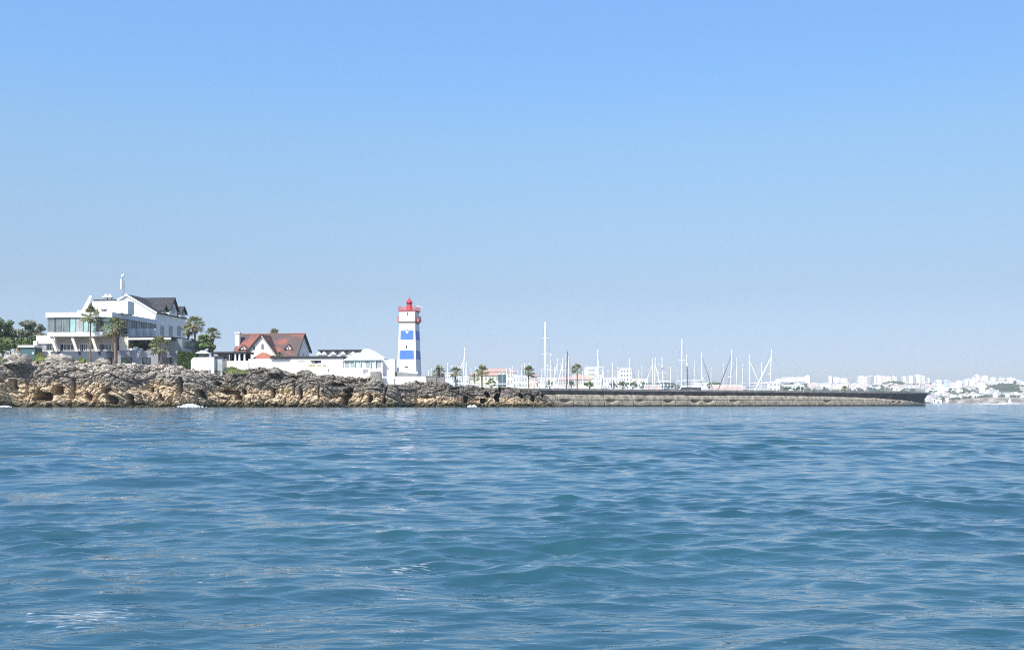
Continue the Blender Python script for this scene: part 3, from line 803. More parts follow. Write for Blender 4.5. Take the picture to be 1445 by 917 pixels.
# main gabled block
GX = H.fx(220.5, D+.2); GP = H.fx(179, D+.2); GY0 = D+.2; GY1 = H.fy(262, GX)
GL = 2*GP-GX
ze, zk = z(440.2, GX, GY0), z(415.2, GP, GY0)
MB().prism([(GL, 0), (GX, 0), (GX, ze), (GP, zk-.35), (GL, ze)], 'y', GY0, GY1).build('main_wall', M['white'], ho)
mr = MB()
sl = (zk-ze)/(GX-GP)
mr.slab([(GP, GY0-.35, zk+.05), (GP, GY1+.4, zk+.05), (GX+.5, GY1+.4, ze-sl*.5+.05), (GX+.5, GY0-.35, ze-sl*.5+.05)], .3)
mr.slab([(GP, GY1+.4, zk+.05), (GP, GY0-.35, zk+.05), (GL-.5, GY0-.35, ze-sl*.5+.05), (GL-.5, GY1+.4, ze-sl*.5+.05)], .3)
mrf = mr.build('main_roof', M['slate'], ho)
bb = MB()
for sgn, xe in ((1, GX+.5), (-1, GL-.5)):
    bb.slab([(GP, GY0-.55, zk+.12), (GP, GY0-.36, zk+.12), (xe, GY0-.36, ze-sl*.5+.12), (xe, GY0-.55, ze-sl*.5+.12)], .5)
bb.build('bargeboard', M['whitepaint'], mrf)
B('flue', M['steel'], ho, H.fx(181.8, GY0-.3), H.fx(185, GY0-.3), GY0-.5, GY0-.02, zr1, z(428, GP, GY0))
# dormers and the cross gable on the shaded side
def dormer(yc, hw, zb, zev, zpk, xb, xf, nm):
    MB().prism([(yc-hw, zb), (yc+hw, zb), (yc+hw, zev), (yc, zpk), (yc-hw, zev)], 'x', xb, xf).build('dormer_wall' if nm else 'gable_wall', M['white'], ho)
    s_ = (zpk-zev)/hw; o_ = .5
    d = MB()
    for sg in (1, -1):
        d.slab([(xb, yc, zpk+.28), (xf+.55, yc, zpk+.28), (xf+.55, yc+sg*(hw+o_), zev-s_*o_+.28), (xb, yc+sg*(hw+o_), zev-s_*o_+.28)], .24)
    r_ = d.build('dormer_roof' if nm else 'gable_roof', M['slate'], ho)
    g_ = MB()
    for sg in (1, -1):
        g_.slab([(xf+.56, yc, zpk+.34), (xf+.72, yc, zpk+.34), (xf+.72, yc+sg*(hw+o_), zev-s_*o_+.34), (xf+.56, yc+sg*(hw+o_), zev-s_*o_+.34)], .45)
    g_.build('bargeboard', M['board'], r_)
    win_side(ho, yc-hw*.35, yc+hw*.35, zb+ (zev-zb)*.3, zev+(zpk-zev)*.25, xf+.02, 'glassgrey', 'whitepaint', 1)
yg = H.fy(244.5, GX+.4)
zpk = z(421, GX, yg); zc_ = z(446, GX, yg)
dormer(yg, 2.9, zc_, z(437, GX, yg), zpk, GP, GX+.35, 0)
y1_ = H.fy(231.4, GX); dormer(y1_, 1.35, z(447, GX, y1_), z(438, GX, y1_), z(431, GX, y1_), GP+3, GX+.1, 1)
y3_ = H.fy(257.5, GX+.2); dormer(y3_, 1.9, z(448, GX, y3_), z(442, GX, y3_), z(433.5, GX, y3_), GP+3, GX+.3, 1)
for a in (229, 241, 252.6):
    y0 = H.fy(a-2.5, GX); y1 = H.fy(a+2.3, GX)
    win_side(ho, y0, y1, z(474, GX, y0), z(459.5, GX, y0), GX+.02, 'glassgrey', 'steel', 1)
B('side_cornice', M['white'], ho, GX, GX+.25, GY0, GY1, ze-.6, ze-.35)
# roof-top white volume carrying the sign
bx0, bx1, by = H.fx(129.8, 5), H.fx(180.5, 5), 5.0
pr = B('penthouse', M['white'], ho, bx0, bx1, by, by+4, zr1-.1, z(425, bx0, by))
B('penthouse_step', M['white'], ho, H.fx(158, 4), H.fx(172, 4), 3.6, by-.01, zr1+.002, z(441, 0, 4))
def lettering(txt, size, loc, par, mat, rz=0.0):
    c = bpy.data.curves.new('lettering', 'FONT'); c.body = txt; c.size = size; c.extrude = .04; c.align_x = 'CENTER'; c.offset = .012
    t_ = bpy.data.objects.new('tmp', c); COL.objects.link(t_)
    bpy.context.view_layer.update()
    me = bpy.data.meshes.new_from_object(t_.evaluated_get(bpy.context.evaluated_depsgraph_get()))
    bpy.data.objects.remove(t_)
    me.materials.clear(); me.materials.append(mat)
    o = bpy.data.objects.new('lettering', me); COL.objects.link(o)
    o.parent = par; o.location = loc; o.rotation_euler = (R(90), 0, rz); o.scale = (.52, 1, 1)
    return o
for txt, pxc in (('farol', 135.3), ('hotel', 146.8)):
    lettering(txt, 1.5, (H.fx(pxc, by), by-.06, z(439.8, bx0, by)), pr, M['dark'])
# old left gable: white raking edge, dark roof behind
ya = 9.0
q0, q1 = H.fx(113.5, ya), H.fx(127.0, ya)
z0, z1 = z(440.5, q0, ya), z(419, q1, ya)
MB().prism([(q0, z0), (q0+1.6, z0), (q1+.7, z1+.35), (q1-.1, z1+.35)], 'y', ya, ya+.5).build('raking_edge', M['white'], ho)
MB().prism([(q0+.8, z0), (H.fx(160, ya), z0), (H.fx(160, ya), z(422.4, q1, ya)), (q1+.9, z(422.4, q1, ya))], 'y', ya+.6, ya+12).build('old_roof', M['slate'], ho)
B('roof_upstand', M['white'], ho, H.fx(108.8, ya), H.fx(115, ya), ya, ya+3, zr1-.1, z(437.8, q0, ya))
# chimney stacks
cy = 11.0
cz0, cz1 = z(426, 0, cy), z(419.5, 0, cy)
ch = MB().box(H.fx(146.6, cy), H.fx(150.6, cy), cy, cy+1, cz0-2, cz1).box(H.fx(152.4, cy), H.fx(156.4, cy), cy, cy+1, cz0-2, cz1).build('chimney', M['white'], ho)
cp = MB()
for a in (148.6, 154.4):
    x_ = H.fx(a, cy)
    cp.add([(x_-.9, cy-.4, cz1+.003), (x_+.9, cy-.4, cz1+.003), (x_+.9, cy+1.4, cz1+.003), (x_-.9, cy+1.4, cz1+.003), (x_-.35, cy+.2, cz1+.75), (x_+.35, cy+.2, cz1+.75), (x_+.35, cy+.8, cz1+.75), (x_-.35, cy+.8, cz1+.75)],
           [(3, 2, 1, 0), (4, 5, 6, 7), (0, 1, 5, 4), (1, 2, 6, 5), (2, 3, 7, 6), (3, 0, 4, 7)])
    cp.box(x_-.22, x_+.22, cy+.28, cy+.72, cz1+.753, cz1+1.05)
cp.build('chimney_cap', M['white'], ch)
# telecom mast
my = 18.0
mx = H.fx(173.4, my)
am = MB().tube((mx, my, z(427, 0, my)), (mx, my, z(386, 0, my)), .13, .09, 8).tube((mx+.05, my, z(386, 0, my)), (mx+.05, my, z(379, 0, my)), .03, .02, 5)
am.tube((mx-.7, my, z(425, 0, my)), (mx, my, z(410, 0, my)), .06).tube((mx+.7, my, z(426, 0, my)), (mx, my, z(412, 0, my)), .06)
amo = am.build('antenna_mast', M['steel'], ho)
MB().prism([(mx-.55, my-.42), (mx-.2, my-.5), (mx-.12, my-.2), (mx-.5, my-.15)], 'z', z(407.8, 0, my), z(393.5, 0, my)).build('antenna_panel', M['whitepaint'], amo)
MB().prism([(mx+.2, my-.3), (mx+.55, my-.2), (mx+.5, my+.1), (mx+.2, my+.1)], 'z', z(411, 0, my), z(396, 0, my)).build('antenna_panel', M['steel'], amo)
MB().lathe([(.1, 0), (.38, .1), (.38, .7), (.15, .9)], 10, (mx-.1, my-.1, z(391.5, 0, my))).build('antenna_dish', M['whitepaint'], amo, True)
MB().lathe([(.1, 0), (.2, .1), (.2, .8), (.08, 1.0)], 8, (mx+.3, my, z(390, 0, my))).build('antenna_dish', M['glassroof'], amo, True)

# white pots with dark shrubs on the terrace
def pot_plant(px, label, s=1.0):
    ly = 4.6
    wx = H.fx(px, ly)
    p = Matrix.Translation((H.ox, H.oy, H.oz)) @ Matrix.Rotation(H.th, 4, 'Z') @ Vector((wx, ly, zp))
    t_ = thing('potted_plant', label, 'plant', p, 0, 'potted shrubs on the hotel terrace')
    MB().lathe([(.3*s, .002), (.55*s, .25*s), (.58*s, .7*s), (.45*s, .85*s), (.38*s, .8*s)], 12).build('pot', M['whitepaint'], t_, True)
    rn = random.Random(int(px)); b = MB()
    for _ in range(120):
        d = Vector((rn.gauss(0, .42), rn.gauss(0, .3), abs(rn.gauss(0, .55))+.15))*s
        c = Vector((0, 0, .8*s))+d; u = Vector((rn.uniform(-1, 1), rn.uniform(-1, 1), rn.uniform(-.3, 1))).normalized()*.28*s; v = u.orthogonal().normalized()*.1*s
        b.add([c-u, c+v, c+u, c-v], [(0, 1, 2, 3)])
    b.build('foliage', M['leafdark'], t_, fix=False)
# ------------------------------------------------------------------ vegetation
def leafmat(name, a, b, sc=1.5):
    m = pm(name, b, .6, .3, sc, rgb2=a, spec=.3)
    nt = m.node_tree; p = nt.nodes['Principled BSDF']
    p.inputs['Subsurface Weight'].default_value = 0
    return m
M['leafdark'] = leafmat('dark_leaf', (.018, .03, .012), (.045, .075, .025))
M['pine'] = leafmat('pine_needles', (.075, .105, .045), (.20, .26, .105), .5)
M['pinegrey'] = leafmat('grey_green_needles', (.11, .125, .085), (.26, .28, .195), .5)
M['hedge'] = leafmat('hedge_leaf', (.025, .05, .012), (.08, .13, .03), .9)
M['bush'] = leafmat('bush_leaf', (.045, .08, .028), (.14, .22, .065), .8)
M['palm'] = leafmat('palm_frond', (.11, .125, .055), (.31, .32, .15), 1.2)
M['thatch'] = pm('dry_palm_thatch', (.42, .33, .20), .9, .4, 3, rgb2=(.16, .12, .08))
M['grass'] = leafmat('cliff_grass', (.07, .10, .02), (.20, .24, .07), 1.0)

def palm_meshes(seed, r=2.2, nl=46):
    """fan palm: crown of split fan leaves, dry thatch below"""
    rn = random.Random(seed)
    cr, th = MB(), MB()
    for i in range(nl):
        az = rn.uniform(0, 6.283); el = math.radians(80 - 115*(i/nl)**.9 + rn.uniform(-9, 9))
        ln = r*rn.uniform(.50, .72)
        d = Vector((math.cos(az)*math.cos(el), math.sin(az)*math.cos(el), math.sin(el)))
        tip = d*ln - Vector((0, 0, .12*ln*math.cos(el)))
        cr.tube(d*.15, tip, .04, .02, 4)
        side = d.cross(Vector((0, 0, 1)));
        if side.length < .1: side = Vector((1, 0, 0))
        side.normalize(); up = side.cross(d).normalized()
        nb = 11; fr = r*rn.uniform(.40, .52)
        for k in range(nb):
            a = math.radians(-95 + 190*k/(nb-1) + rn.uniform(-5, 5))
            bd = (d*math.cos(a) + side*math.sin(a) + up*rn.uniform(-.12, .16)).normalized()
            L_ = fr*(.72+.28*math.cos(a))*rn.uniform(.85, 1.1)
            e = tip + bd*L_*.6; e2 = tip + bd*L_ - Vector((0, 0, L_*rn.uniform(.2, .5)))
            wv = bd.cross(up).normalized()*fr*.075
            cr.add([tip-wv*.3, tip+wv*.3, e+wv, e-wv], [(0, 1, 2, 3)])
            cr.add([e-wv, e+wv, e2], [(0, 1, 2)])
    for i in range(46):
        az = rn.uniform(0, 6.283); z0 = rn.uniform(-.1, -1.0)
        d = Vector((math.cos(az), math.sin(az), 0))
        a = d*.18 + Vector((0, 0, z0+.35)); b_ = d*rn.uniform(.35, .75) + Vector((0, 0, z0-rn.uniform(.0, .5))); c = d*rn.uniform(.22, .5)+Vector((0, 0, z0-rn.uniform(.7, 1.3)))
        wv = Vector((-d.y, d.x, 0))*.12
        th.add([a-wv, a+wv, b_+wv*1.6, b_-wv*1.6], [(0, 1, 2, 3)]); th.add([b_-wv*1.6, b_+wv*1.6, c], [(0, 1, 2)])
    return cr, th
def palm(px, pytop, pyfoot, Y, r, seed, label, grp, thatch=1.0, tr=.26, lean=0.0, zfoot=None):
    base = at(px, pyfoot, Y)
    if zfoot is not None: base.z = zfoot
    hc = zz(pytop, Y) - base.z - r*.85
    t = thing('palm_tree', label, 'palm', base, random.Random(seed).uniform(0, 6), grp)
    rn = random.Random(seed+1)
    pts = [(lean*(k/6)**1.5*.6, 0, -.4+(hc+.4)*k/6) for k in range(7)]
    MB().path(pts, [tr*1.5, tr*1.1, tr, tr*.95, tr*.9, tr*.9, tr*.95], 9).build('trunk', M['bark'], t, True)
    r0 = r; r = r*1.3; cr, th = palm_meshes(seed, r)
    o = cr.build('crown', M['palm'], t, fix=False); o.location = (lean*.6, 0, hc)
    if thatch:
        s = th.build('dead_fronds', M['thatch'], t, fix=False); s.location = (lean*.6, 0, hc-.1); s.scale = (thatch*r/2.4, thatch*r/2.4, thatch*r/2.3)
    return t
HG = 'palms around the hotel'; MG = 'palms along the marina front'
palm(127.5, 435, 513, 296.5, 2.6, 1, 'tall thin-trunked palm in front of the glazed hotel wing', HG, .7, .22)
palm(163, 451, 514, 295.5, 3.0, 2, 'palm with thick rusty trunk before the hotel corner', HG, 1.0, .42)
palm(225, 478, 515, 295.5, 2.7, 3, 'short palm with flared trunk in front of the grey plinth', HG, .55, .33)
palm(275, 448, 512, 322, 2.6, 4, 'tall shaggy palm rising behind the terrace columns', HG, 1.0, .34)
palm(265.5, 458, 512, 326, 2.0, 5, 'lower palm crowding the left side of the shaggy one', HG, 1.0, .34)
palm(300, 464, 514, 322, 2.0, 6, 'palm with pale thatch between the green bush and the red-roofed house', HG, 1.0, .34)
palm(387, 465.5, 505, 335, 1.6, 7, 'palm crown just showing over the ridge of the red roof', HG, .5, .3)
palm(619, 518, 545, 330, 1.9, 8, 'bushy palm behind the grey masonry right of the lighthouse', MG, .8, .3)
palm(643, 519, 548, 335, 1.7, 9, 'drooping dark palm beside a leaning white spar', MG, .8, .28)
palm(680, 517, 552, 304, 1.7, 10, 'round-headed palm standing alone on the dark rocks', MG, .5, .22)
palm(670, 528, 548, 420, 1.6, 14, 'tiny palm before the pale yellow building', MG, .4, .2)
palm(746, 518, 551, 325, 1.75, 11, 'palm left of the tallest mast', MG, .6, .22, zfoot=.5)
palm(814.5, 515, 551, 345, 1.75, 12, 'round-headed palm before the orange-roofed building', MG, .4, .22, zfoot=.5)
palm(1192, 545, 556, 470, 1.4, 13, 'very small palm above the breakwater, left of its dark bend', MG, .4, .2, zfoot=.5)

def leaf_cloud(b, c, rad, n, rn, size, flat=.75):
    for _ in range(n):
        d = Vector((rn.gauss(0, 1), rn.gauss(0, 1), rn.gauss(0, 1))).normalized()
        rr = rn.uniform(.45, 1.0)**.6
        p = Vector(c) + Vector((d.x*rad, d.y*rad, d.z*rad*flat))*rr
        nrm = (d + Vector((rn.uniform(-.7, .7), rn.uniform(-.7, .7), rn.uniform(-.3, .9)))).normalized()
        u = nrm.orthogonal().normalized(); v = nrm.cross(u); a = rn.uniform(0, 6.28)
        u, v = (u*math.cos(a)+v*math.sin(a))*size*rn.uniform(.6, 1.3), (v*math.cos(a)-u*math.sin(a))*size*rn.uniform(.4, .9)
        b.add([p-u, p-v*.8, p+u, p+v*.8], [(0, 1, 2, 3)])
def tree(px, pyfoot, Y, lobes, mat, label, grp, seed, trunk=.3, size=.36, dens=60):
    rn = random.Random(seed); base = at(px, pyfoot, Y)
    t = thing('tree', label, 'tree', base, 0, grp)
    b, tb = MB(), MB()
    for lx, py, rr in lobes:
        c = Vector((xx(lx, Y)-base.x, rn.uniform(-1.5, 1.5), zz(py, Y)-base.z))
        R0 = rr/F*Y
        for _ in range(max(5, int(R0*3))):
            d = Vector((rn.gauss(0, .5), rn.gauss(0, .5), rn.gauss(0, .36)))*R0
            leaf_cloud(b, c+d, R0*rn.uniform(.34, .58), int(dens*R0*.85), rn, size)
        tb.path([(0, 0, -.5), (c.x*.35, c.y*.3, c.z*.45), (c.x*.9, c.y, c.z*.95)], [trunk, trunk*.6, trunk*.22], 6)
    tb.build('trunk', M['bark2'], t, True)
    b.build('crown', mat, t, fix=False)
    return t
TG = 'trees left of the hotel'
tree(4, 500, 325, [(1, 455, 13), (13, 463, 12), (-8, 462, 16), (5, 474, 14), (18, 476, 11), (2, 488, 13), (16, 488, 11)], M['pine'], 'dense dark pine cut by the left edge of the picture', TG, 1)
tree(42, 497, 334, [(34, 459, 9), (43, 458, 9), (51, 462, 9), (28, 468, 10), (40, 469, 10), (55, 471, 9), (46, 479, 9), (33, 481, 9), (61, 479, 8)], M['pinegrey'], 'grey-green pine with pale bare limbs left of the hotel', TG, 2, .35, dens=40)
tree(62, 500, 345, [(62, 464, 8), (70, 472, 8), (60, 478, 9)], M['pinegrey'], 'small pine half hidden behind the hotel wing', TG, 3)
tree(16, 504, 318, [(14, 488, 10), (4, 492, 9), (26, 487, 10), (36, 483, 9), (40, 490, 8), (-4, 488, 10)], M['bush'], 'leafy green bush behind the seated person', TG, 4)
tree(42, 500, 322, [(46, 482, 7), (40, 488, 7)], M['bush'], 'dark bush above the white flat-roofed cabin', TG, 5)
tree(287, 512, 318, [(283, 482, 10), (290, 488, 10), (277, 488, 9), (287, 475, 7), (297, 490, 7)], M['bush'], 'round green tree between the two shaggy palms', 'greenery between hotel and house', 6)
tree(389, 508, 306, [(393, 500, 4), (388, 503, 4)], M['bush'], 'small green bush at the valley of the red roof', 'greenery between hotel and house', 7, .12, .2)

# clipped hedge
def hedge():
    Y = 297; base = at(263, 524, Y); t = thing('hedge', 'thick clipped green hedge between the grey plinth and the white kiosk', 'hedge', base)
    x0, x1 = xx(251, Y)-base.x, xx(276, Y)-base.x; h0, h1 = zz(496.5, Y)-base.z, zz(499, Y)-base.z
    b = MB(); rn = random.Random(4)
    for _ in range(9000):
        u, v, w_ = rn.random(), rn.random(), rn.random()
        f_ = rn.choice('fttl')
        if f_ == 'f': w_ = rn.uniform(0, .08)
        elif f_ == 't': v = rn.uniform(.93, 1.03)
        else: u = rn.choice([rn.uniform(0, .05), rn.uniform(.95, 1)])
        p = Vector((x0+(x1-x0)*u, w_*3.0, (h0+(h1-h0)*u)*v + .25*math.sin(u*23+w_*3))); n_ = Vector((rn.gauss(0, 1), rn.gauss(-.6, 1), rn.gauss(.6, 1))).normalized()
        a = n_.orthogonal().normalized()*.16; c = n_.cross(a)*.8
        b.add([p-a, p-c, p+a, p+c], [(0, 1, 2, 3)])
    b.box(x0+.25, x1-.25, .2, 2.8, -.3, h1-.25)
    b.build('foliage', M['hedge'], t, fix=False)
hedge()
def tuft(px, py, Y, wpx, hpx, n, seed, label, mat='grass', name='grass_tuft', cat='grass'):
    rn = random.Random(seed); base = at(px, py, Y); b = MB()
    for _ in range(n):
        x = rn.gauss(0, .45)*wpx/F*Y*.5; h = hpx/F*Y*rn.uniform(.4, 1)*math.exp(-(x/(wpx/F*Y*.5))**2)
        y = rn.uniform(-.7, .7); l = rn.uniform(-.3, .3); w_ = rn.uniform(.06, .14)
        b.add([(x-w_, y, -.3), (x+w_, y, -.3), (x+w_*.7+l*.5, y, h*.65), (x-w_*.7+l*.5, y, h*.65)], [(0, 1, 2, 3)])
        b.add([(x-w_*.7+l*.5, y, h*.65), (x+w_*.7+l*.5, y, h*.65), (x+l, y-.1, h)], [(0, 1, 2)])
    o = b.build(name, M[mat], fix=False); o.location = base
    tag(o, label, cat, 'plants on the cliff top')
tuft(57, 508, 293, 18, 12, 220, 1, 'bright green shrubby grass between the two big boulders')
tuft(116, 510, 294, 16, 7, 160, 2, 'bright green grass at the foot of the tall thin palm')
tuft(3, 510, 292, 12, 9, 120, 3, 'yellow-green grass at the left edge of the picture')
tuft(327, 525, 290, 16, 9, 170, 4, 'pale green scrub on the rocks below the dark pergola')
tuft(342, 526, 290, 12, 5, 90, 5, 'low yellow-green scrub under the red-roofed house')
tuft(180, 516, 296, 14, 11, 140, 6, 'dark leafy shrub before the left plinth window', 'leafdark', 'shrub', 'shrub')

for px, lab in ((185.5, 'white pot with a low dark shrub at the left end of the terrace'), (192.5, 'tall dark shrub in a white pot under the awning'), (199.5, 'white pot with a dark shrub right of the tall one')):
    pot_plant(px, lab, 1.5 if px == 192.5 else 1.0)
# ------------------------------------------------------------------ annex, cabin, person at far left
A = Frame(51, 306, 11.6, -4)
an = A.root('annex', 'plain white annex block with a glazed lower floor beside the hotel', 'building')
az = lambda py: A.fz(py, 0, 0)
B('upper_wall', M['white'], an, 0, A.fx(80), 0, 8, az(485), az(473.3))
B('lower_wall', M['glassgrey'], an, .3, A.fx(79), .5, 7.6, -.5, az(485)-.003)
for a, b_ in ((57, 64), (65, 72), (73, 79)):
    win_front(an, A.fx(a), A.fx(b_), az(494), az(485.6), .49, 'glasspale' if a == 57 else 'glass', 'steel', 1)
B('low_wall', M['cream'], an, A.fx(52), A.fx(76), -.6, -.3, -.5, az(494.5))
K = Frame(27, 300, 11.2, -4)
kb = K.root('cabin', 'low dark green cabin with a thick white flat roof left of the annex', 'cabin')
kz = lambda py: K.fz(py)
B('roof', M['white'], kb, -.2, K.fx(49.5), -.4, 4.3, kz(490.2), kz(487.2))
B('wall', M['greenpaint'], kb, .25, K.fx(49.3), 0, 4, -.4, kz(490.2)-.003)
B('chimney', M['white'], kb, K.fx(46.5), K.fx(51.5), .2, 1.1, kz(490.2)+.62, kz(481))
B('hatch', M['whitepaint'], kb, K.fx(45.2), K.fx(48), -.06, -.003, kz(499.3), kz(497))

PV = {'pelvis': (0, 0, .12, .15), 'waist': (0, .03, .30, .13), 'chest': (0, .05, .48, .155), 'neck': (0, .03, .64, .055), 'head': (0, 0, .77, .10), 'crown': (0, .01, .86, .085),
      'ls': (-.17, .04, .55, .06), 'le': (-.27, -.06, .33, .045), 'lw': (-.19, -.27, .28, .035), 'lh': (-.15, -.36, .28, .03),
      'rs': (.17, .04, .55, .06), 're': (.29, -.02, .33, .045), 'rw': (.23, -.22, .27, .035), 'rh': (.19, -.31, .27, .03),
      'lhip': (-.10, -.05, .12, .10), 'lk': (-.15, -.44, .18, .07), 'la': (-.13, -.56, -.16, .045), 'lt': (-.14, -.70, -.20, .035),
      'rhip': (.10, -.05, .12, .10), 'rk': (.16, -.42, .19, .07), 'ra': (.15, -.57, -.14, .045), 'rt': (.16, -.70, -.18, .035)}
PE = [('pelvis', 'waist'), ('waist', 'chest'), ('chest', 'neck'), ('neck', 'head'), ('head', 'crown'), ('chest', 'ls'), ('ls', 'le'), ('le', 'lw'), ('lw', 'lh'), ('chest', 'rs'), ('rs', 're'), ('re', 'rw'), ('rw', 'rh'),
      ('pelvis', 'lhip'), ('lhip', 'lk'), ('lk', 'la'), ('la', 'lt'), ('pelvis', 'rhip'), ('rhip', 'rk'), ('rk', 'ra'), ('ra', 'rt')]
def skinned(name, keys, mat, grow, par):
    ids = {k: i for i, k in enumerate(keys)}
    me = bpy.data.meshes.new(name)
    me.from_pydata([PV[k][:3] for k in keys], [(ids[a], ids[b_]) for a, b_ in PE if a in ids and b_ in ids], [])
    me.materials.append(mat)
    o = bpy.data.objects.new(name, me); COL.objects.link(o); o.parent = par
    o.modifiers.new('skin', 'SKIN'); s_ = o.modifiers.new('sub', 'SUBSURF'); s_.levels = 1; s_.render_levels = 2
    for k, i in ids.items():
        r_ = PV[k][3]+grow
        me.skin_vertices[0].data[i].radius = (r_, r_)
        me.skin_vertices[0].data[i].use_root = (i == 0)
    return o
pt = thing('person', 'person in a coral top and straw hat sitting on the rounded boulder', 'person', at(23.8, 496.6, 288.9), R(-15))
skinned('body', list(PV), M['skin'], 0, pt)
skinned('shirt', ['waist', 'chest', 'ls', 'rs', 'pelvis'], M['shirt'], .03, pt)
skinned('shorts', ['pelvis', 'lhip', 'lk', 'rhip', 'rk'], M['shorts'], .018, pt)
MB().lathe([(.26, .86), (.25, .89), (.13, .90), (.115, 1.0), (.06, 1.03)], 14).build('hat', M['hair'], pt, True)

# ------------------------------------------------------------------ kiosk, parasol, shed, pergola between hotel and house
Q = Frame(269.5, 295, 9.3, -7)
kq = Q.root('kiosk', 'white walled kiosk with a smeared dark patch below the white parasol', 'kiosk')
qz = lambda py: Q.fz(py)
MB().prism([(0, -.5), (Q.fx(302), -.5), (Q.fx(302), qz(504)), (.7, qz(504.2)), (0, qz(508))], 'y', 0, 3).build('wall', M['white'], kq)
MB().prism([(1.2, qz(506)), (1.9, qz(506)), (1.75, qz(508.6)), (1.45, qz(507.8))], 'y', -.03, -.004).build('stain', M['steel'], kq)
S2 = Frame(302.6, 295.4, 9.3, -7)
sh = S2.root('shed', 'pale glazed shed with dark flat lid right of the white kiosk', 'shed')
B('wall', M['glasspale'], sh, 0, S2.fx(314), 0, 3, -.5, S2.fz(505.3))
B('roof', M['board'], sh, -.2, S2.fx(316), -.3, 3.3, S2.fz(505.3)+.003, S2.fz(502.3))
for a in (302.8, 306.5, 310.2, 313.6):
    B('post', M['steel'], sh, S2.fx(a)-.06, S2.fx(a)+.06, -.05, .07, -.5, S2.fz(505.3)-.003)
pa = thing('parasol', 'open white parasol above the white kiosk', 'parasol', at(286, 521, 301))
ph_ = zz(494.3, 301)-pa.location.z
MB().tube((0, 0, 0), (0, 0, ph_-.1), .05).build('pole', M['steel'], pa)
MB().lathe([(2.35, ph_-.95), (2.3, ph_-.80), (1.2, ph_-.38), (.1, ph_)], 8).build('canopy', M['whitepaint'], pa)
P = Frame(297, 303, 9.6, -7)
pg = P.root('pergola', 'dark flat-roofed terrace shelter with white columns left of the red-roofed house', 'pergola')
B('roof', M['board'], pg, P.fx(297), P.fx(348), 0, 6, P.fz(499), P.fz(496.4))
B('back_wall', M['dark'], pg, P.fx(318), P.fx(347), 3.4, 3.7, -1, P.fz(499)-.003)
B('side_panel', M['steel'], pg, P.fx(302), P.fx(317), 2.9, 3.1, -1, P.fz(499.5))
for a in (332.3, 338, 345.2):
    MB().lathe([(.42, 0), (.42, .15), (.28, .3), (.25, 2.0), (.36, 2.15)], 10, (P.fx(a, .5), .5, P.fz(509.8, 0, .5))).build('column', M['whitepaint'], pg, True)
for a in (300, 309, 318, 327):
    B('post', M['board'], pg, P.fx(a, .3)-.08, P.fx(a, .3)+.08, .3, .45, -1, P.fz(499)-.003)
MB().box(P.fx(316), P.fx(352), -1.2, -.8, -1.5, P.fz(509.5)).build('low_wall', M['cream'], pg)

# ------------------------------------------------------------------ red-roofed house
E = Frame(392.5, 308, 9.4, -9.3)
hs = E.root('house', 'white gabled house with mottled red tile roofs and dark timber edges', 'house')
r_, e_, b_ = 7.5, 1.2, 12.8
RX = E.fx(430, r_); LX = E.fx(338.5, r_)
zr = E.fz(471, 0, r_); zf = E.fz(503.5, RX, e_); zb = E.fz(495.5, RX, b_)
MB().prism([(e_+.4, -1), (b_-.4, -1), (b_-.4, zb), (r_, zr-.25), (e_+.4, zf)], 'x', LX+.4, RX-.35).build('main_wall', M['white'], hs)
m1 = MB()
m1.slab([(LX, r_, zr), (RX, r_, zr), (RX, e_-.35, zf-.4), (LX, e_-.35, zf-.4)], .25)
m1.slab([(LX, r_, zr), (RX, r_, zr), (RX, b_+.3, zb-.3), (LX, b_+.3, zb-.3)], .25)
mr_ = m1.build('main_roof', M['tile'], hs)
MB().tube((LX-.1, r_, zr+.03), (RX+.1, r_, zr+.03), .16, n=7).build('ridge_tiles', M['tilered'], mr_)
g_ = MB()
g_.slab([(RX+.002, r_, zr+.12), (RX+.25, r_, zr+.12), (RX+.25, b_+.4, zb-.3), (RX+.002, b_+.4, zb-.3)], .55)
g_.slab([(RX+.002, r_, zr+.12), (RX+.12, r_, zr+.12), (RX+.12, e_-.4, zf-.4), (RX+.002, e_-.4, zf-.4)], .30)
g_.build('bargeboard', M['board'], mr_)
for a, c_ in ((3.0, 4.0), (6.6, 7.6), (9.4, 10.4)):
    win_side(hs, a, c_, zf+.2, zf+1.5, RX-.34, 'glassgrey', 'whitepaint', 1)
# front gable wing
pk, le, re = E.fx(369.2), E.fx(347), 0.0
zpk, zle, zre = E.fz(471.6), E.fz(497.5), E.fz(504)
MB().prism([(le+.35, -1), (re-.35, -1), (re-.35, zre+.1), (pk, zpk-.35), (le+.35, zle+.1)], 'y', 0, r_).build('gable_wall', M['white'], hs)
m2 = MB()
m2.slab([(pk, -.55, zpk), (pk, r_+.5, zpk), (re+.15, r_-2, zre-.2), (re+.15, -.55, zre-.2)], .22)
m2.slab([(pk, -.55, zpk), (pk, r_+.5, zpk), (le-.15, r_-2, zle-.2), (le-.15, -.55, zle-.2)], .22)
gr_ = m2.build('gable_roof', M['tile'], hs)
g_ = MB()
g_.slab([(pk, -.75, zpk+.08), (pk, -.56, zpk+.08), (le-.2, -.56, zle-.15), (le-.2, -.75, zle-.15)], .42)
g_.build('bargeboard', M['board'], gr_)
g_ = MB()
g_.slab([(pk, -.75, zpk+.08), (pk, -.56, zpk+.08), (re+.2, -.56, zre-.15), (re+.2, -.75, zre-.15)], .38)
g_.build('bargeboard', M['taupe'], gr_)
ax = E.fx(370.6); aw = .5
aw_ = MB().prism([(ax-aw, E.fz(493)), (ax+aw, E.fz(493)), (ax+aw, E.fz(487)), (ax+aw*.7, E.fz(485)), (ax, E.fz(484)), (ax-aw*.7, E.fz(485)), (ax-aw, E.fz(487))], 'y', -.06, -.004).build('window', M['steel'], hs)
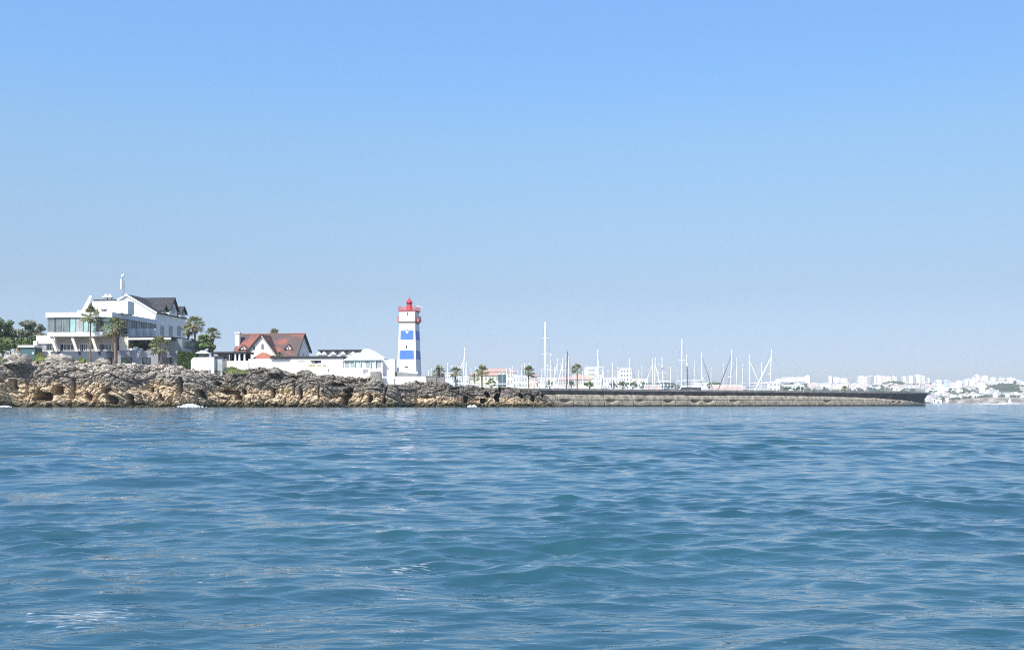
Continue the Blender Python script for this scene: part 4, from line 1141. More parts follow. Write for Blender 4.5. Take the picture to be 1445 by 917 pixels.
MB().prism([(ax-aw*.7, E.fz(492.4)), (ax+aw*.7, E.fz(492.4)), (ax+aw*.7, E.fz(487.4)), (ax, E.fz(485)), (ax-aw*.7, E.fz(487.4))], 'y', -.09, -.063).build('pane', M['glassgrey'], aw_)
for a, t_, b2 in ((358.6, 488.5, 493.5), (382.3, 488.5, 493)):
    win_front(hs, E.fx(a)-.24, E.fx(a)+.24, E.fz(b2), E.fz(t_), -.004, 'glass', 'frame', 0)
# lean-to with hipped red roof
a0, a1, a2 = E.fx(356, -2.6), E.fx(369.5, -1), E.fx(389.5, -2.6)
zt, zl = E.fz(497.2, 0, -.4), E.fz(505.6, 0, -2.6)
MB().add([(a0, -2.6, zl), (a2, -2.6, zl), (a2, -.01, zl), (a0, -.01, zl), (a1-.6, -.01, zt), (a1+.6, -.01, zt)], [(0, 1, 5, 4), (0, 4, 3), (1, 2, 5), (0, 3, 2, 1), (3, 4, 5, 2)]).build('porch_roof', M['tilered'], hs)
B('porch_wall', M['white'], hs, a0+.3, a2-.3, -2.3, -.01, -1.5, zl-.003)
# chimney and eyebrow dormers
cx_ = E.fx(336.6, 5.0)
ch = B('chimney', M['white'], hs, cx_-.75, cx_+.55, 4.3, 5.3, E.fz(492, cx_, 5), E.fz(471, cx_, 5))
B('chimney_cap', M['white'], ch, cx_-.95, cx_+.75, 4.1, 5.5, E.fz(471, cx_, 5)+.003, E.fz(469, cx_, 5))
def eyebrow(px, py0, py1, hwpx):
    ly = 2.9
    c = E.fx(px, ly); hw = hwpx*.207; za, zt_ = E.fz(py0, c, ly), E.fz(py1, c, ly)
    MB().prism([(c-hw, za), (c+hw, za), (c, zt_)], 'y', ly, ly+3).build('dormer', M['white'], hs)
    d = MB()
    for s_ in (1, -1):
        d.slab([(c, ly-.3, zt_+.22), (c, ly+3, zt_+.22), (c+s_*(hw+.5), ly+3, za-.05), (c+s_*(hw+.5), ly-.3, za-.05)], .18)
    d.build('dormer_roof', M['tile'], hs)
    B('dormer_vent', M['dark'], hs, c-.18, c+.18, ly-.03, ly-.003, za+.1, za+.6)
eyebrow(343.2, 493, 487.5, 5.2); eyebrow(407, 492.5, 486.5, 4.2)

# ------------------------------------------------------------------ long white museum range
G = Frame(484, 300, 7.2, -5)
lb = G.root('long_building', 'long low white building with dark flat roof edge and small brown windows', 'building')
g0 = G.fx(349.5, 0)
B('wall', M['white'], lb, G.fx(410), 0, 0, 9, -1.5, G.fz(505.3, -8))
B('west_wall', M['white'], lb, g0, G.fx(410)-.003, .6, 8, 1, G.fz(506.4, -22, .6))
B('roof_edge', M['board'], lb, G.fx(381), .25, -.35, 9.3, G.fz(505.3, -8)+.003, G.fz(502.6, -8))
for a, b2, nm in ((434.8, 445.3, 4), (447.8, 453, 2), (455, 460.2, 1)):
    win_front(lb, G.fx(a), G.fx(b2), G.fz(517.6, -8), G.fz(514.3, -8), -.004, 'deck', 'yellow', nm)
win_front(lb, G.fx(444), G.fx(453.2), G.fz(512, -8), G.fz(508.6, -8), -.004, 'dark', 'frame', 0)
win_front(lb, G.fx(421), G.fx(430), G.fz(510, -8), G.fz(508.8, -8), -.004, 'steel', 'steel', 0)
B('canopy', M['dark'], lb, G.fx(438.5), G.fx(447), -.7, -.005, G.fz(509.4, -8), G.fz(508.7, -8))
B('string_course', M['cream'], lb, G.fx(460), -.2, -.05, -.004, G.fz(513.4), G.fz(512.6))
B('doorway', M['dark'], lb, G.fx(463), G.fx(464.6), -.03, -.003, G.fz(524.5, -4), G.fz(520.5, -4))
MB().box(G.fx(457), G.fx(474), -1.6, -1.5, G.fz(522.2, -4), G.fz(521.6, -4)).box(G.fx(457), G.fx(457.4), -1.6, -1.5, G.fz(527, -4), G.fz(521.6, -4)).box(G.fx(465.5), G.fx(465.9), -1.6, -1.5, G.fz(527, -4), G.fz(521.6, -4)).box(G.fx(473.6), G.fx(474), -1.6, -1.5, G.fz(527, -4), G.fz(521.6, -4)).build('handrail', M['steel'], lb)

G2 = Frame(448, 312, 8, -5)
sk = G2.root('skylight_range', 'dark-framed roof range with a row of small white gables behind the long white building', 'roof structure')
zc = lambda py: G2.fz(py)
B('wall', M['white'], sk, 0, G2.fx(511), .5, 6, 0, zc(501))
B('roof', M['slate'], sk, -.1, G2.fx(510), .3, 6.2, zc(494.6), zc(493.4))
B('glazing', M['glassgrey'], sk, .2, G2.fx(509), .9, 1.1, zc(501)+.003, zc(494.6)-.003)
for a in (450, 457, 470, 483.5, 498):
    c = G2.fx(a)
    MB().prism([(c-.9, zc(500.5)), (c+.9, zc(500.5)), (c+.15, zc(496.2)), (c-.5, zc(497.5))], 'y', .1, .5).build('small_gable', M['white'], sk)
for a in (452, 461.5, 475, 488, 503):
    B('post', M['board'], sk, G2.fx(a)-.1, G2.fx(a)+.1, .55, .75, zc(501)+.003, zc(494.6)-.003)

G3 = Frame(484.5, 299, 7.0, -5)
pv = G3.root('pavilion', 'bright white pavilion with pale glass roof and curved white gable beside the lighthouse', 'pavilion')
vz = lambda py, ly=0: G3.fz(py, 0, ly)
L3 = G3.fx(539)
B('wall', M['white'], pv, 0, L3, .6, 8, -1.5, vz(508, .6))
MB().slab([(-.2, -.1, vz(508)), (L3+.4, -.1, vz(507.5)), (G3.fx(528, 7), 7, vz(497, 7)), (G3.fx(503, 7), 7, vz(497.5, 7))], .22).build('glass_roof', M['glassroof'], pv)
MB().prism([(G3.fx(507, 7.3), 6), (G3.fx(543, 7.3), 6), (G3.fx(541, 7.3), vz(505, 7.3)), (G3.fx(530, 7.3), vz(498, 7.3)), (G3.fx(523, 7.3), vz(493.8, 7.3)), (G3.fx(517, 7.3), vz(491.8, 7.3)), (G3.fx(512.5, 7.3), vz(492.8, 7.3)), (G3.fx(509, 7.3), vz(497, 7.3))], 'y', 7.3, 12).build('curved_gable', M['white'], pv)
for i, a in enumerate((486, 493.5, 500.5, 508, 515.5, 523, 530.5)):
    win_front(pv, G3.fx(a), G3.fx(a+6), vz(518.4), vz(509), .59, 'glasspale' if i in (0, 1, 4, 6) else 'whitepaint', 'glassroof' if i % 2 else 'steel', 0)
for a in (500, 508.5, 523, 529.8):
    B('post', M['glassteal'], pv, G3.fx(a)-.12, G3.fx(a)+.12, .2, .45, vz(518.6), vz(508.4))
B('parapet', M['white'], pv, -.4, G3.fx(517), -2.2, -1.9, -1.5, vz(519, -2))
B('parapet', M['white'], pv, G3.fx(526), G3.fx(541), -2.2, -1.9, -1.5, vz(523.5, -2))
B('gate_panel', M['steel'], pv, G3.fx(515), G3.fx(522.5), -2.6, -2.4, vz(526, -2), vz(521.5, -2))
B('stone_block', M['stonewall'], pv, G3.fx(526), G3.fx(540.5), -3.2, -2.5, -1.5, vz(524.6, -2.5))
B('vent', M['dark'], pv, G3.fx(534), G3.fx(537.5), -2.26, -2.203, vz(523.3, -2)-.5, vz(523.8, -2)-.1)
G4 = Frame(541, 300, 7, -5)
wl = G4.root('boundary_wall', 'stepped white boundary wall with a tall pillar left of the lighthouse', 'wall')
wz = lambda py: G4.fz(py)
B('tall_wall', M['white'], wl, 0, G4.fx(549), .4, 1.2, -1, wz(508))
B('pillar', M['cream'], wl, G4.fx(549)+.003, G4.fx(557), 0, 1.4, -1, wz(506.8))
B('low_wall', M['white'], wl, G4.fx(534), G4.fx(602), -1.6, -1.2, -1.5, wz(531.3))
MB().prism([(G4.fx(534), -2.5), (G4.fx(558), -2.5), (G4.fx(558), wz(533)), (G4.fx(545), wz(533)), (G4.fx(534), wz(532.5))], 'y', -2.2, -1.603).build('footing', M['white'], wl)
for a, p0 in ((558, 521), (564, 522), (572, 522.5), (580, 523)):
    B('post', M['steel'], wl, G4.fx(a+1.5)-.07, G4.fx(a+1.5)+.07, 1.0, 1.15, wz(527), wz(p0))
MB().prism([(G4.fx(557.5), wz(531)), (G4.fx(588), wz(531)), (G4.fx(588), wz(527.5)), (G4.fx(557.5), wz(524.5))], 'y', .9, 1.5).build('ramp_wall', M['quoin'], wl)
MB().prism([(G4.fx(558), wz(524.3)), (G4.fx(588), wz(527.3)), (G4.fx(588), wz(524.5)), (G4.fx(558), wz(518))], 'y', 1.8, 2.1).build('screen_wall', M['white'], wl)
G5 = Frame(600, 301, 5, 0)
mw = G5.root('masonry_wall', 'grey masonry block wall on the dark rocks right of the lighthouse', 'wall')
MB().box(0, G5.fx(615.5), 0, 2, -1.5, G5.fz(531.3)).box(G5.fx(615.5)+.003, G5.fx(627), .2, 2, -1.5, G5.fz(533)).build('block_courses', M['stonewall'], mw)
B('capstone', M['stonewall'], mw, -.15, G5.fx(616), -.12, 2.1, G5.fz(531.3)+.003, G5.fz(530.2))

# ------------------------------------------------------------------ lighthouse
LH = Frame(577.6, 311, 8.0, -10)
lt = LH.root('lighthouse', 'square white lighthouse with two blue bands, red galleries and a red lantern', 'lighthouse')
lz = lambda py: LH.fz(py)
zb0, zt0 = -1.0, lz(457)
wb, wt = 2.98, 2.36
def hw(z): return wb+(wt-wb)*(z-zb0)/(zt0-zb0)
def frust(b, z0, z1, a0, a1, mi=0):
    b.add([(-a0, -a0, z0), (a0, -a0, z0), (a0, a0, z0), (-a0, a0, z0), (-a1, -a1, z1), (a1, -a1, z1), (a1, a1, z1), (-a1, a1, z1)],
          [(0, 3, 2, 1), (4, 5, 6, 7), (0, 1, 5, 4), (1, 2, 6, 5), (2, 3, 7, 6), (3, 0, 4, 7)], mi)
b = MB(); frust(b, zb0, zt0, wb, wt); b.build('tower', M['white'], lt)
for t_, bt in ((467.2, 480.2), (494.9, 507.3)):
    za, zc_ = lz(bt), lz(t_); n = 9
    # painted tile field with toothed edges on the front, and on each other face
    pts = []
    for i in range(n):
        z0_, z1_ = za+(zc_-za)*i/n, za+(zc_-za)*(i+1)/n
        ins = .42 if i % 2 else .62
        pts.append((hw(z0_)-ins, z0_)); pts.append((hw(z1_)-ins, z1_))
    poly = pts + [(-x, z_) for x, z_ in reversed(pts)]
    b = MB(); m_ = len(poly)
    vs = [(x, -hw(z_)-.025, z_) for x, z_ in poly] + [(x, -hw(z_)+.03, z_) for x, z_ in poly]
    half = len(pts)
    fs = [(2*i, 2*i+1, m_-2-2*i, m_-1-2*i) for i in range(n)]
    fs += [(2*i+1, 2*i+2, m_-3-2*i, m_-2-2*i) for i in range(n-1) if False]
    fs += [(i, (i+1) % m_, (i+1) % m_+m_, i+m_) for i in range(m_)]
    b.add(vs, fs); b.build('blue_band', M['blue'], lt, fix=False)
    for k in (1, 2, 3):
        b2 = MB(); c, s_ = math.cos(k*math.pi/2), math.sin(k*math.pi/2)
        vs = []
        for off in (-.025, .03):
            for z_ in (za, zc_):
                for x in (-hw(z_)+.3, hw(z_)-.3):
                    y = -hw(z_)+off
                    vs.append((x*c-y*s_, x*s_+y*c, z_))
        b2.add(vs, [(0, 1, 3, 2), (4, 6, 7, 5), (0, 4, 5, 1), (2, 3, 7, 6), (0, 2, 6, 4), (1, 5, 7, 3)])
        b2.build('blue_band', M['blue'], lt)
def slit(px, p0, p1, w_=.2, par=lt, dep=.09):
    zc_ = lz((p0+p1)/2); B('slit_window', M['dark'], par, LH.fx(px, -2.4)-w_, LH.fx(px, -2.4)+w_, -hw(zc_)-dep, -hw(zc_)+.15, lz(p1), lz(p0))
slit(574.6, 466, 468.5); slit(574.2, 488, 492.2, .16)
zc_ = lz(468.3); cx_ = LH.fx(574.6, -2.4)
MB().lathe([(.42, 0), (.42, .07)], 16).build('oculus_ring', M['white'], lt).matrix_local = Matrix.Translation((cx_, -hw(zc_)-.02, zc_-.15)) @ Matrix.Rotation(R(90), 4, 'X')
B('door_lintel', M['board'], lt, LH.fx(571, -2.8), LH.fx(576, -2.8), -hw(lz(518))-.12, -hw(lz(518))+.1, lz(518.8), lz(517.6))
b = MB(); frust(b, zt0-.002, lz(455.3), wt+.06, wt+.06); frust(b, lz(455.3), lz(453.9), wt+.16, wt+.28); b.build('cornice', M['quoin'], lt)  # the dark grey also paints in the gallery's shade
b = MB(); frust(b, lz(453.9)+.003, lz(440.2), wt-.02, wt-.02); b.build('watch_room', M['white'], lt)
B('slit_window', M['dark'], lt, LH.fx(575.2, -2.4)-.14, LH.fx(575.2, -2.4)+.14, -wt-.03, -wt+.2, lz(445.8), lz(441.8))
b = MB(); frust(b, lz(440.2)+.003, lz(438.6), wt+.18, wt+.36); b.build('gallery', M['pink'], lt)
def rail(name, pts, z0, h, mat, dens=.55, panel=False):
    b = MB()
    for (x0, y0), (x1, y1) in zip(pts, pts[1:]):
        d = math.hypot(x1-x0, y1-y0); n = max(2, int(d/dens))
        for i in range(n+1):
            t_ = i/n; x, y = x0+(x1-x0)*t_, y0+(y1-y0)*t_
            b.tube((x, y, z0), (x, y, z0+h), .035, n=4)
        for hh in (h, h*.66, h*.33):
            b.tube((x0, y0, z0+hh), (x1, y1, z0+hh), .04, n=4)
        if panel:
            nx_, ny_ = (y1-y0)/d*.03, -(x1-x0)/d*.03
            b.add([(x0+nx_, y0+ny_, z0), (x1+nx_, y1+ny_, z0), (x1+nx_, y1+ny_, z0+h*.45), (x0+nx_, y0+ny_, z0+h*.45), (x0-nx_, y0-ny_, z0), (x1-nx_, y1-ny_, z0), (x1-nx_, y1-ny_, z0+h*.45), (x0-nx_, y0-ny_, z0+h*.45)],
                  [(0, 1, 2, 3), (7, 6, 5, 4), (0, 4, 5, 1), (3, 2, 6, 7), (0, 3, 7, 4), (1, 5, 6, 2)])
    return b.build(name, mat, lt)
g = wt+.24; zg = lz(438.6)
rail('gallery_railing', [(-g, -g), (g, -g), (g, g), (-g, g), (-g, -g)], zg, lz(432.9)-zg, M['pink'], .42)
for s_ in (-1, 1):
    x0, x1 = s_*(wt-.01), s_*(wt+.85)
    zz0 = lz(453.6)
    B('balcony', M['pink'], lt, x0, x1, -1.5, 1.5, zz0-.2, zz0)
    rail('balcony_railing', [(x0, -1.45), (x1*.995, -1.45), (x1*.995, 1.45), (x0, 1.45)], zz0, lz(447)-zz0, M['pink'], .36, True)
MB().lathe([(.98, zg), (.98, zg+.1), (.92, zg+.15), (.92, lz(432.2)-.08), (1.0, lz(432.2))], 20).build('lantern_base', M['red'], lt, False)
gl = MB().lathe([(.66, lz(432.2)+.003), (.66, lz(427.3))], 12).build('lantern_glass', M['glassgrey'], lt)
b = MB()
for i in range(8):
    a = i*math.pi/4; b.tube((.7*math.cos(a), .7*math.sin(a), lz(432.2)+.003), (.7*math.cos(a), .7*math.sin(a), lz(427.3)), .07, n=4)
b.build('glazing_bars', M['red'], gl)
MB().lathe([(1.06, lz(427.3)+.003), (1.04, lz(426.8)), (.80, lz(425.2)), (.45, lz(423.2)), (.22, lz(422.2)), (.2, lz(421.6)), (.26, lz(421)), (.18, lz(420.3)), (.04, lz(419.9)), (.03, lz(415.5))], 18).build('dome', M['red'], lt, False)
MB().tube((g, -1, zg+1.1), (g+1.9, -1.3, zg+1.0), .07, .04, 6).box(g-.1, g+.55, -1.2, -.8, zg+1.05, zg+1.4).build('lamp_arm', M['whitepaint'], lt)
# ------------------------------------------------------------------ sailing yachts in the marina
BG = 'sailing yachts in the marina'
def hull_mesh(L, bm, fb):
    b = MB(); st = [(-.5, .72, 1.0), (-.35, .92, .95), (-.1, 1, .92), (.15, .92, .95), (.35, .58, 1.05), (.46, .2, 1.15), (.5, .02, 1.2)]
    vs, fs = [], []
    for s, w_, h in st:
        x = s*L; w2 = bm/2*w_
        vs += [(x, -w2, fb*h), (x, -w2*.93, .25), (x, -w2*.45, -.45), (x, w2*.45, -.45), (x, w2*.93, .25), (x, w2, fb*h)]
    for i in range(len(st)-1):
        for k in range(6):
            j = (k+1) % 6
            fs.append((i*6+k, i*6+j, (i+1)*6+j, (i+1)*6+k))
    fs += [tuple(range(6)), tuple(range(len(st)*6-1, len(st)*6-7, -1))]
    return b.add(vs, fs)
def sailboat(pxb, pxt, pyt, Y, mwd, label, mast='mast', stay=None, spr=2, hull='whitepaint', radar=None, cover=None, tip=None, grp=BG):
    bx = xx(pxb, Y); H_ = zz(pyt, Y); mwd *= .85; dx = xx(pxt, Y)-bx
    rn = random.Random(int(pxt*7+pyt))
    sd = 1
    L = max(9.5, H_*.72)
    if stay: sd = 1 if stay[0] > pxb else -1
    else: sd = rn.choice((-1, 1))
    ang = (0 if sd > 0 else math.pi) + (rn.uniform(-.3, .3) if stay else rn.uniform(-1.3, 1.3))
    if stay: L = max(L, abs(xx(stay[0], Y)-bx)*2.0)
    t = thing('sailboat', label, 'sailboat', (bx, Y, 0), ang, grp)
    inv = Matrix.Rotation(-ang, 3, 'Z')
    bm = L*.28; fb = L*.10
    off = -.06*L
    ho_ = hull_mesh(L, bm, fb)
    for i, v in enumerate(ho_.v): ho_.v[i] = (v[0]-off*0, v[1], v[2])
    ho_.build('hull', M[hull], t)
    MB().prism([(-.22*L, fb*.93), (.20*L, fb*.93), (.12*L, fb*.93+.5), (-.16*L, fb*.93+.6)], 'y', -bm*.28, bm*.28).build('cabin', M['whitepaint'], t)
    top = inv @ Vector((dx, 0, H_))
    b = MB()
    zf = fb*.9
    b.path([(0, 0, zf), tuple(Vector((0, 0, zf)).lerp(top, .5)), tuple(top)], [mwd/2, mwd/2*.95, mwd/2*.7], 8)
    mo = b.build('mast', M[mast], t, True)
    def on(z_): return Vector((0, 0, zf)).lerp(top, (z_-zf)/(H_-zf))
    b = MB()
    for k in range(spr):
        zs = zf+(H_-zf)*(k+1)/(spr+1); c = on(zs); w_ = bm*.42*(1-.12*k)
        b.tube(c-Vector((0, w_, 0)), c+Vector((0, w_, 0)), .055, n=5)
    if spr: b.build('spreader', M[mast], mo)
    b = MB(); r_ = .03
    hd = on(H_*.96)
    b.tube((L*.48, 0, fb*1.15), hd, r_, n=3).tube((-L*.48, 0, fb), top, r_, n=3)
    prev = {1: Vector((0, bm*.46, fb)), -1: Vector((0, -bm*.46, fb))}
    for s_ in (1, -1):
        q = prev[s_]
        for k in range(spr):
            zs = zf+(H_-zf)*(k+1)/(spr+1); w_ = bm*.42*(1-.12*k); c = on(zs)+Vector((0, s_*w_, 0))
            b.tube(q, c, r_*.8, n=3); q = c
        b.tube(q, hd, r_*.8, n=3)
    b.build('rigging', M['steel'], t)
    bo = on(zf+1.5)
    MB().tube(bo, bo-Vector((L*.38, 0, -.05)), .09, n=6).build('boom', M[mast], t)
    MB().path([bo+Vector((-.1, 0, .22)), bo-Vector((L*.18, 0, -.28)), bo-Vector((L*.37, 0, -.18))], [.28, .25, .12], 7).build('sail_cover', M[cover or rn.choice(('sailcover', 'sailwhite', 'sailwhite'))], t, True)
    if stay:
        fp, fy_, hy, wd, mt = stay
        f_ = inv @ Vector((xx(fp, Y)-bx, 0, zz(fy_, Y))); h_ = on(zz(hy, Y))
        if f_.z > 2:       # carry the furled sail down to the deck
            d = (f_-h_); f_ = h_ + d*((h_.z-fb*1.2)/(h_.z-f_.z))
        MB().path([f_, f_.lerp(h_, .15), f_.lerp(h_, .6), h_], [wd*.35, wd*.55, wd*.48, wd*.2], 7).build('furled_sail', M[mt], t, True)
    if radar:
        c = on(zz(radar, Y))
        MB().lathe([(.1, 0), (.42, .06), (.42, .3), (.1, .38)], 10, (c.x+.55, c.y, c.z)).tube(c, c+Vector((.55, 0, .02)), .06, n=4).build('radar_dome', M['whitepaint'], mo, True)
    if tip:
        c = on(zz(tip, Y)); MB().tube(top-(top-c), top, mwd*.75, mwd*.6, 7).build('mast_sleeve', M['whitepaint'], mo)
    b = MB().tube(top, top+Vector((.02, 0, 1.1)), .03, .015, 4)
    b.build('aerial', M['steel'], mo)
    return t
# base px, top px, top py, distance, mast width, label, ...
BOATS = [
 (605, 604.8, 522, 420, .22, 'very short mast showing at the left end of the marina, above the masonry wall'),
 (609, 608.8, 520, 420, .2, 'second very short mast from the left, left of the bushy palm'),
 (622, 621.7, 517.5, 330, .24, 'short white mast in front of the bushy palm'),
 (631.6, 631.6, 512, 390, .28, 'white mast midway between the bushy and the drooping palm'),
 (637.5, 637.4, 515, 395, .26, 'shorter white mast just left of the drooping palm'),
 (652.8, 655.7, 490, 372, .32, 'tall raked white mast above the drooping palm, with a leaning white furled sail', dict(stay=(643.5, 537, 506, .42, 'sailwhite'), spr=3)),
 (653, 652.6, 503, 390, .28, 'grey-green mast close left of the tall raked mast', dict(mast='steel', spr=1)),
 (657.5, 657.8, 511, 360, .42, 'stout white mast just right of the tall raked mast'),
 (671.6, 671.6, 517.5, 400, .22, 'thin mast just left of the lone palm on the dark rocks'),
 (716, 714.4, 519.5, 365, .36, 'short stout mast right beside the dark teal building'),
 (719, 718.4, 518.5, 400, .22, 'thin mast second to the right of the teal building'),
 (721, 720.6, 520, 372, .28, 'white mast third to the right of the teal building'),
 (723, 722.8, 515.8, 398, .24, 'taller thin mast fourth to the right of the teal building'),
 (735, 736.6, 514, 395, .26, 'slightly raked mast left of the palm beside the tallest mast'),
 (740, 740.2, 512.5, 360, .44, 'thick white mast touching the left of the palm beside the tallest mast'),
 (747.5, 747.4, 511.5, 400, .22, 'thin mast rising behind the palm beside the tallest mast'),
 (769.7, 769.2, 454.6, 352, .62, 'very tall thick white mast, the tallest of all', dict(spr=4, hull='navy')),
 (777.2, 777.4, 498.5, 372, .34, 'white mast just right of the tallest mast'),
 (782.5, 782.7, 518, 390, .26, 'short mast second to the right of the tallest mast'),
 (785.5, 786.4, 506, 395, .26, 'thin mast midway between the tallest mast and the dark mast', dict(stay=(780, 545, 512, .26, 'sailwhite'))),
 (794.5, 794.1, 505.5, 368, .40, 'thick mast with a leaning white furled sail left of the dark mast', dict(stay=(787, 543, 512, .45, 'sailwhite'))),
 (798, 798.4, 499, 395, .24, 'thin pale mast close left of the dark mast'),
 (799.2, 800.6, 495.6, 352, .42, 'black mast left of the orange-roofed building', dict(mast='mastdark', spr=2, hull='navy')),
 (802.2, 802.4, 503, 380, .28, 'white mast close right of the dark mast'),
 (845, 843.5, 493, 370, .42, 'tall thick white mast at the right edge of the white flats', dict(spr=2)),
 (848.5, 848.3, 521, 400, .2, 'short thin mast right of the white flats'),
 (852.5, 850.9, 516.5, 372, .36, 'short stout mast with a sloping top right of the white flats', dict(stay=(849, 541, 520, .34, 'sailwhite'))),
 (864.3, 864, 512, 380, .34, 'white mast midway between the white flats and the white tower block'),
 (871.6, 871.6, 517, 410, .2, 'faint thin mast left of the white tower block'),
 (888.8, 888.4, 505.5, 380, .30, 'white mast in front of the white tower block', dict(stay=(895, 532, 512, .12, 'mastdark'))),
 (921, 920.6, 505.4, 395, .28, 'left mast of the crossed pair right of the white tower block', dict(stay=(911, 542, 514, .32, 'sailwhite'))),
 (923, 924.8, 504.5, 380, .34, 'right mast of the crossed pair right of the white tower block', dict(stay=(932.5, 545, 514, .34, 'sailwhite'))),
 (937.2, 934, 504.5, 378, .32, 'mast raked to the left, standing right of the crossed pair', dict(radar=519)),
 (961.4, 962.4, 478.4, 372, .40, 'second tallest white mast, rising from the large white yacht', dict(spr=2, hull='navy')),
 (971.5, 968.8, 500, 368, .34, 'dark mast with a white upper sleeve right of the second tallest mast', dict(mast='mastdark', tip=516.5, radar=509)),
 (991, 990, 498, 385, .36, 'white mast with a dark furled sail leaning right', dict(stay=(1003, 541, 503, .2, 'mastdark'), radar=534)),
 (1030, 1032.8, 493.3, 390, .34, 'raked white mast with a dark furled sail leaning left', dict(stay=(1015.5, 545, 500, .26, 'mastdark'), radar=533, spr=1)),
 (1038.5, 1039.8, 504, 420, .2, 'faint thin mast right of the raked mast with dark sail', dict(stay=(1032, 530, 508, .1, 'mastdark'))),
 (1058, 1057.2, 500.5, 400, .32, 'pale mast left of the long diagonal white sail', dict(stay=(1070, 537, 508, .28, 'sailwhite'))),
 (1086, 1088.6, 492, 400, .32, 'raked mast with a long thick white furled sail slanting down to the left', dict(stay=(1066.5, 549, 504, .75, 'sailwhite'), radar=528.5, spr=1)),
]
M['tileorange'] = pm('pale_orange_tiles', (.62, .40, .33), .9, .2, .2)
FAINT = [(614, 521, 430), (626.5, 522, 425), (647, 516, 430), (665, 520, 420), (709, 522, 420), (730, 521, 425), (752, 517, 420), (764, 522, 415), (773, 514, 430), (790.5, 512, 425), (811, 521, 420), (822, 523, 430), (858, 521, 425), (868, 523, 430), (881, 519, 430), (901, 521, 430), (906, 516, 425), (914.5, 520, 430), (929, 512, 430), (946, 517, 430), (955, 520, 425), (980, 508, 430), (1003, 518, 430), (1021, 512, 430), (1048, 513, 430), (1075, 511, 430)]
for i_, (a_, t_, y_) in enumerate(FAINT):
    BOATS.append((a_, a_+random.Random(i_).uniform(-.5, .5), t_, y_, .2, 'faint thin mast poking up between the white marina buildings', dict(spr=1)))
for r_ in BOATS:
    kw = r_[6] if len(r_) > 6 else {}
    sailboat(*r_[:6], **kw)

# ------------------------------------------------------------------ motor yachts
def motor_yacht():
    t = thing('motor_yacht', 'x', 'motor yacht', (0, 0, 0), 0, 'white motor yachts behind the breakwater')
    hull_mesh(20, 5.4, 2.3).build('hull', M['whitepaint'], t)
    MB().prism([(-8.5, 2.2), (5.8, 2.3), (3.2, 4.3), (-7.6, 4.3)], 'y', -2.2, 2.2).build('cabin', M['whitepaint'], t)
    MB().prism([(-6.5, 2.9), (4.9, 2.9), (3.7, 3.9), (-6.5, 3.9)], 'y', -2.23, 2.23).build('window_strip', M['glass'], t)
    MB().prism([(-8.2, 4.303), (1.8, 4.303), (.4, 6.4), (-6.2, 6.4)], 'y', -1.9, 1.9).build('upper_deck', M['whitepaint'], t)
    MB().prism([(-5.4, 4.9), (1.15, 4.9), (.6, 5.9), (-5.4, 5.9)], 'y', -1.93, 1.93).build('window_strip', M['glass'], t)
    MB().box(-6.4, .2, -1.7, 1.7, 7.9, 8.1).build('hardtop', M['whitepaint'], t)
    b = MB()
    for x in (-6, -.3):
        for y in (-1.5, 1.5): b.tube((x, y, 6.4), (x+.5, y, 7.9), .08, n=5)
    b.tube((-3, 0, 8.1), (-3.6, 0, 9.6), .07, n=5)
    b.build('radar_arch', M['steel'], t)
    return t
my0 = motor_yacht()
YA = [(652, 388, .2, 1.05, 'white motor yacht behind the drooping palm and tall raked mast'), (672, 372, .0, .95, 'white motor yacht left of the lone palm on the rocks'), (694, 365, .3, .9, 'white motor yacht right of the lone palm, below the pale yellow building'),
      (716, 380, -.2, 1.0, 'white motor yacht at the foot of the teal building'), (733, 368, 3.0, 1.05, 'white motor yacht just left of the palm beside the tallest mast'), (758, 372, .1, .85, 'white motor yacht between that palm and the tallest mast'),
      (783, 374, 3.2, .9, 'white motor yacht just right of the tallest mast'), (808, 385, .15, .8, 'white motor yacht right of the dark mast'), (838, 376, 3.0, .8, 'white motor yacht below the white flats'),
      (856, 372, .2, .82, 'white motor yacht midway along the row, left of the white tower block'), (898, 380, 3.1, .78, 'white motor yacht right of the white tower block'), (964, 372, 3.05, 1.12, 'largest white motor yacht, at the foot of the second tallest mast'),
      (1012, 384, .1, .78, 'white motor yacht right of the mast with the dark furled sail'), (1046, 392, 3.1, .78, 'white motor yacht left of the long diagonal white sail'), (1076, 396, .2, .78, 'white motor yacht at the foot of the long diagonal white sail')]
for i, (px, Y, a, s_, lab) in enumerate(YA):
    o = my0 if i == 0 else copy_tree(my0)
    o.location = (xx(px, Y), Y, 0); o.rotation_euler = (0, 0, a); o.scale = (s_, s_, s_); o['label'] = lab
def workboat(px, Y, py0, py1, wpx, mat, label):
    w_ = wpx/F*Y; t = thing('boat_shed', label, 'boat shed', (xx(px, Y), Y, 0))
    MB().prism([(-w_/2, 0), (w_/2, 0), (w_/2, zz(py1, Y)-.4), (w_*.42, zz(py1, Y)), (-w_*.42, zz(py1, Y)), (-w_/2, zz(py1, Y)-.4)], 'y', -2, 3).build('wall', M[mat], t)
    MB().box(-w_/2-.2, w_/2+.2, -2.2, 3.2, zz(py1, Y)+.003, zz(py1, Y)+.25).build('roof', M['whitepaint'], t)
workboat(921, 460, 548, 543.5, 22, 'townpink', 'low dull pink shed at the foot of the crossed masts')
workboat(1024, 470, 548, 543.5, 40, 'townpink', 'low pink shed behind the raked mast with dark sail')

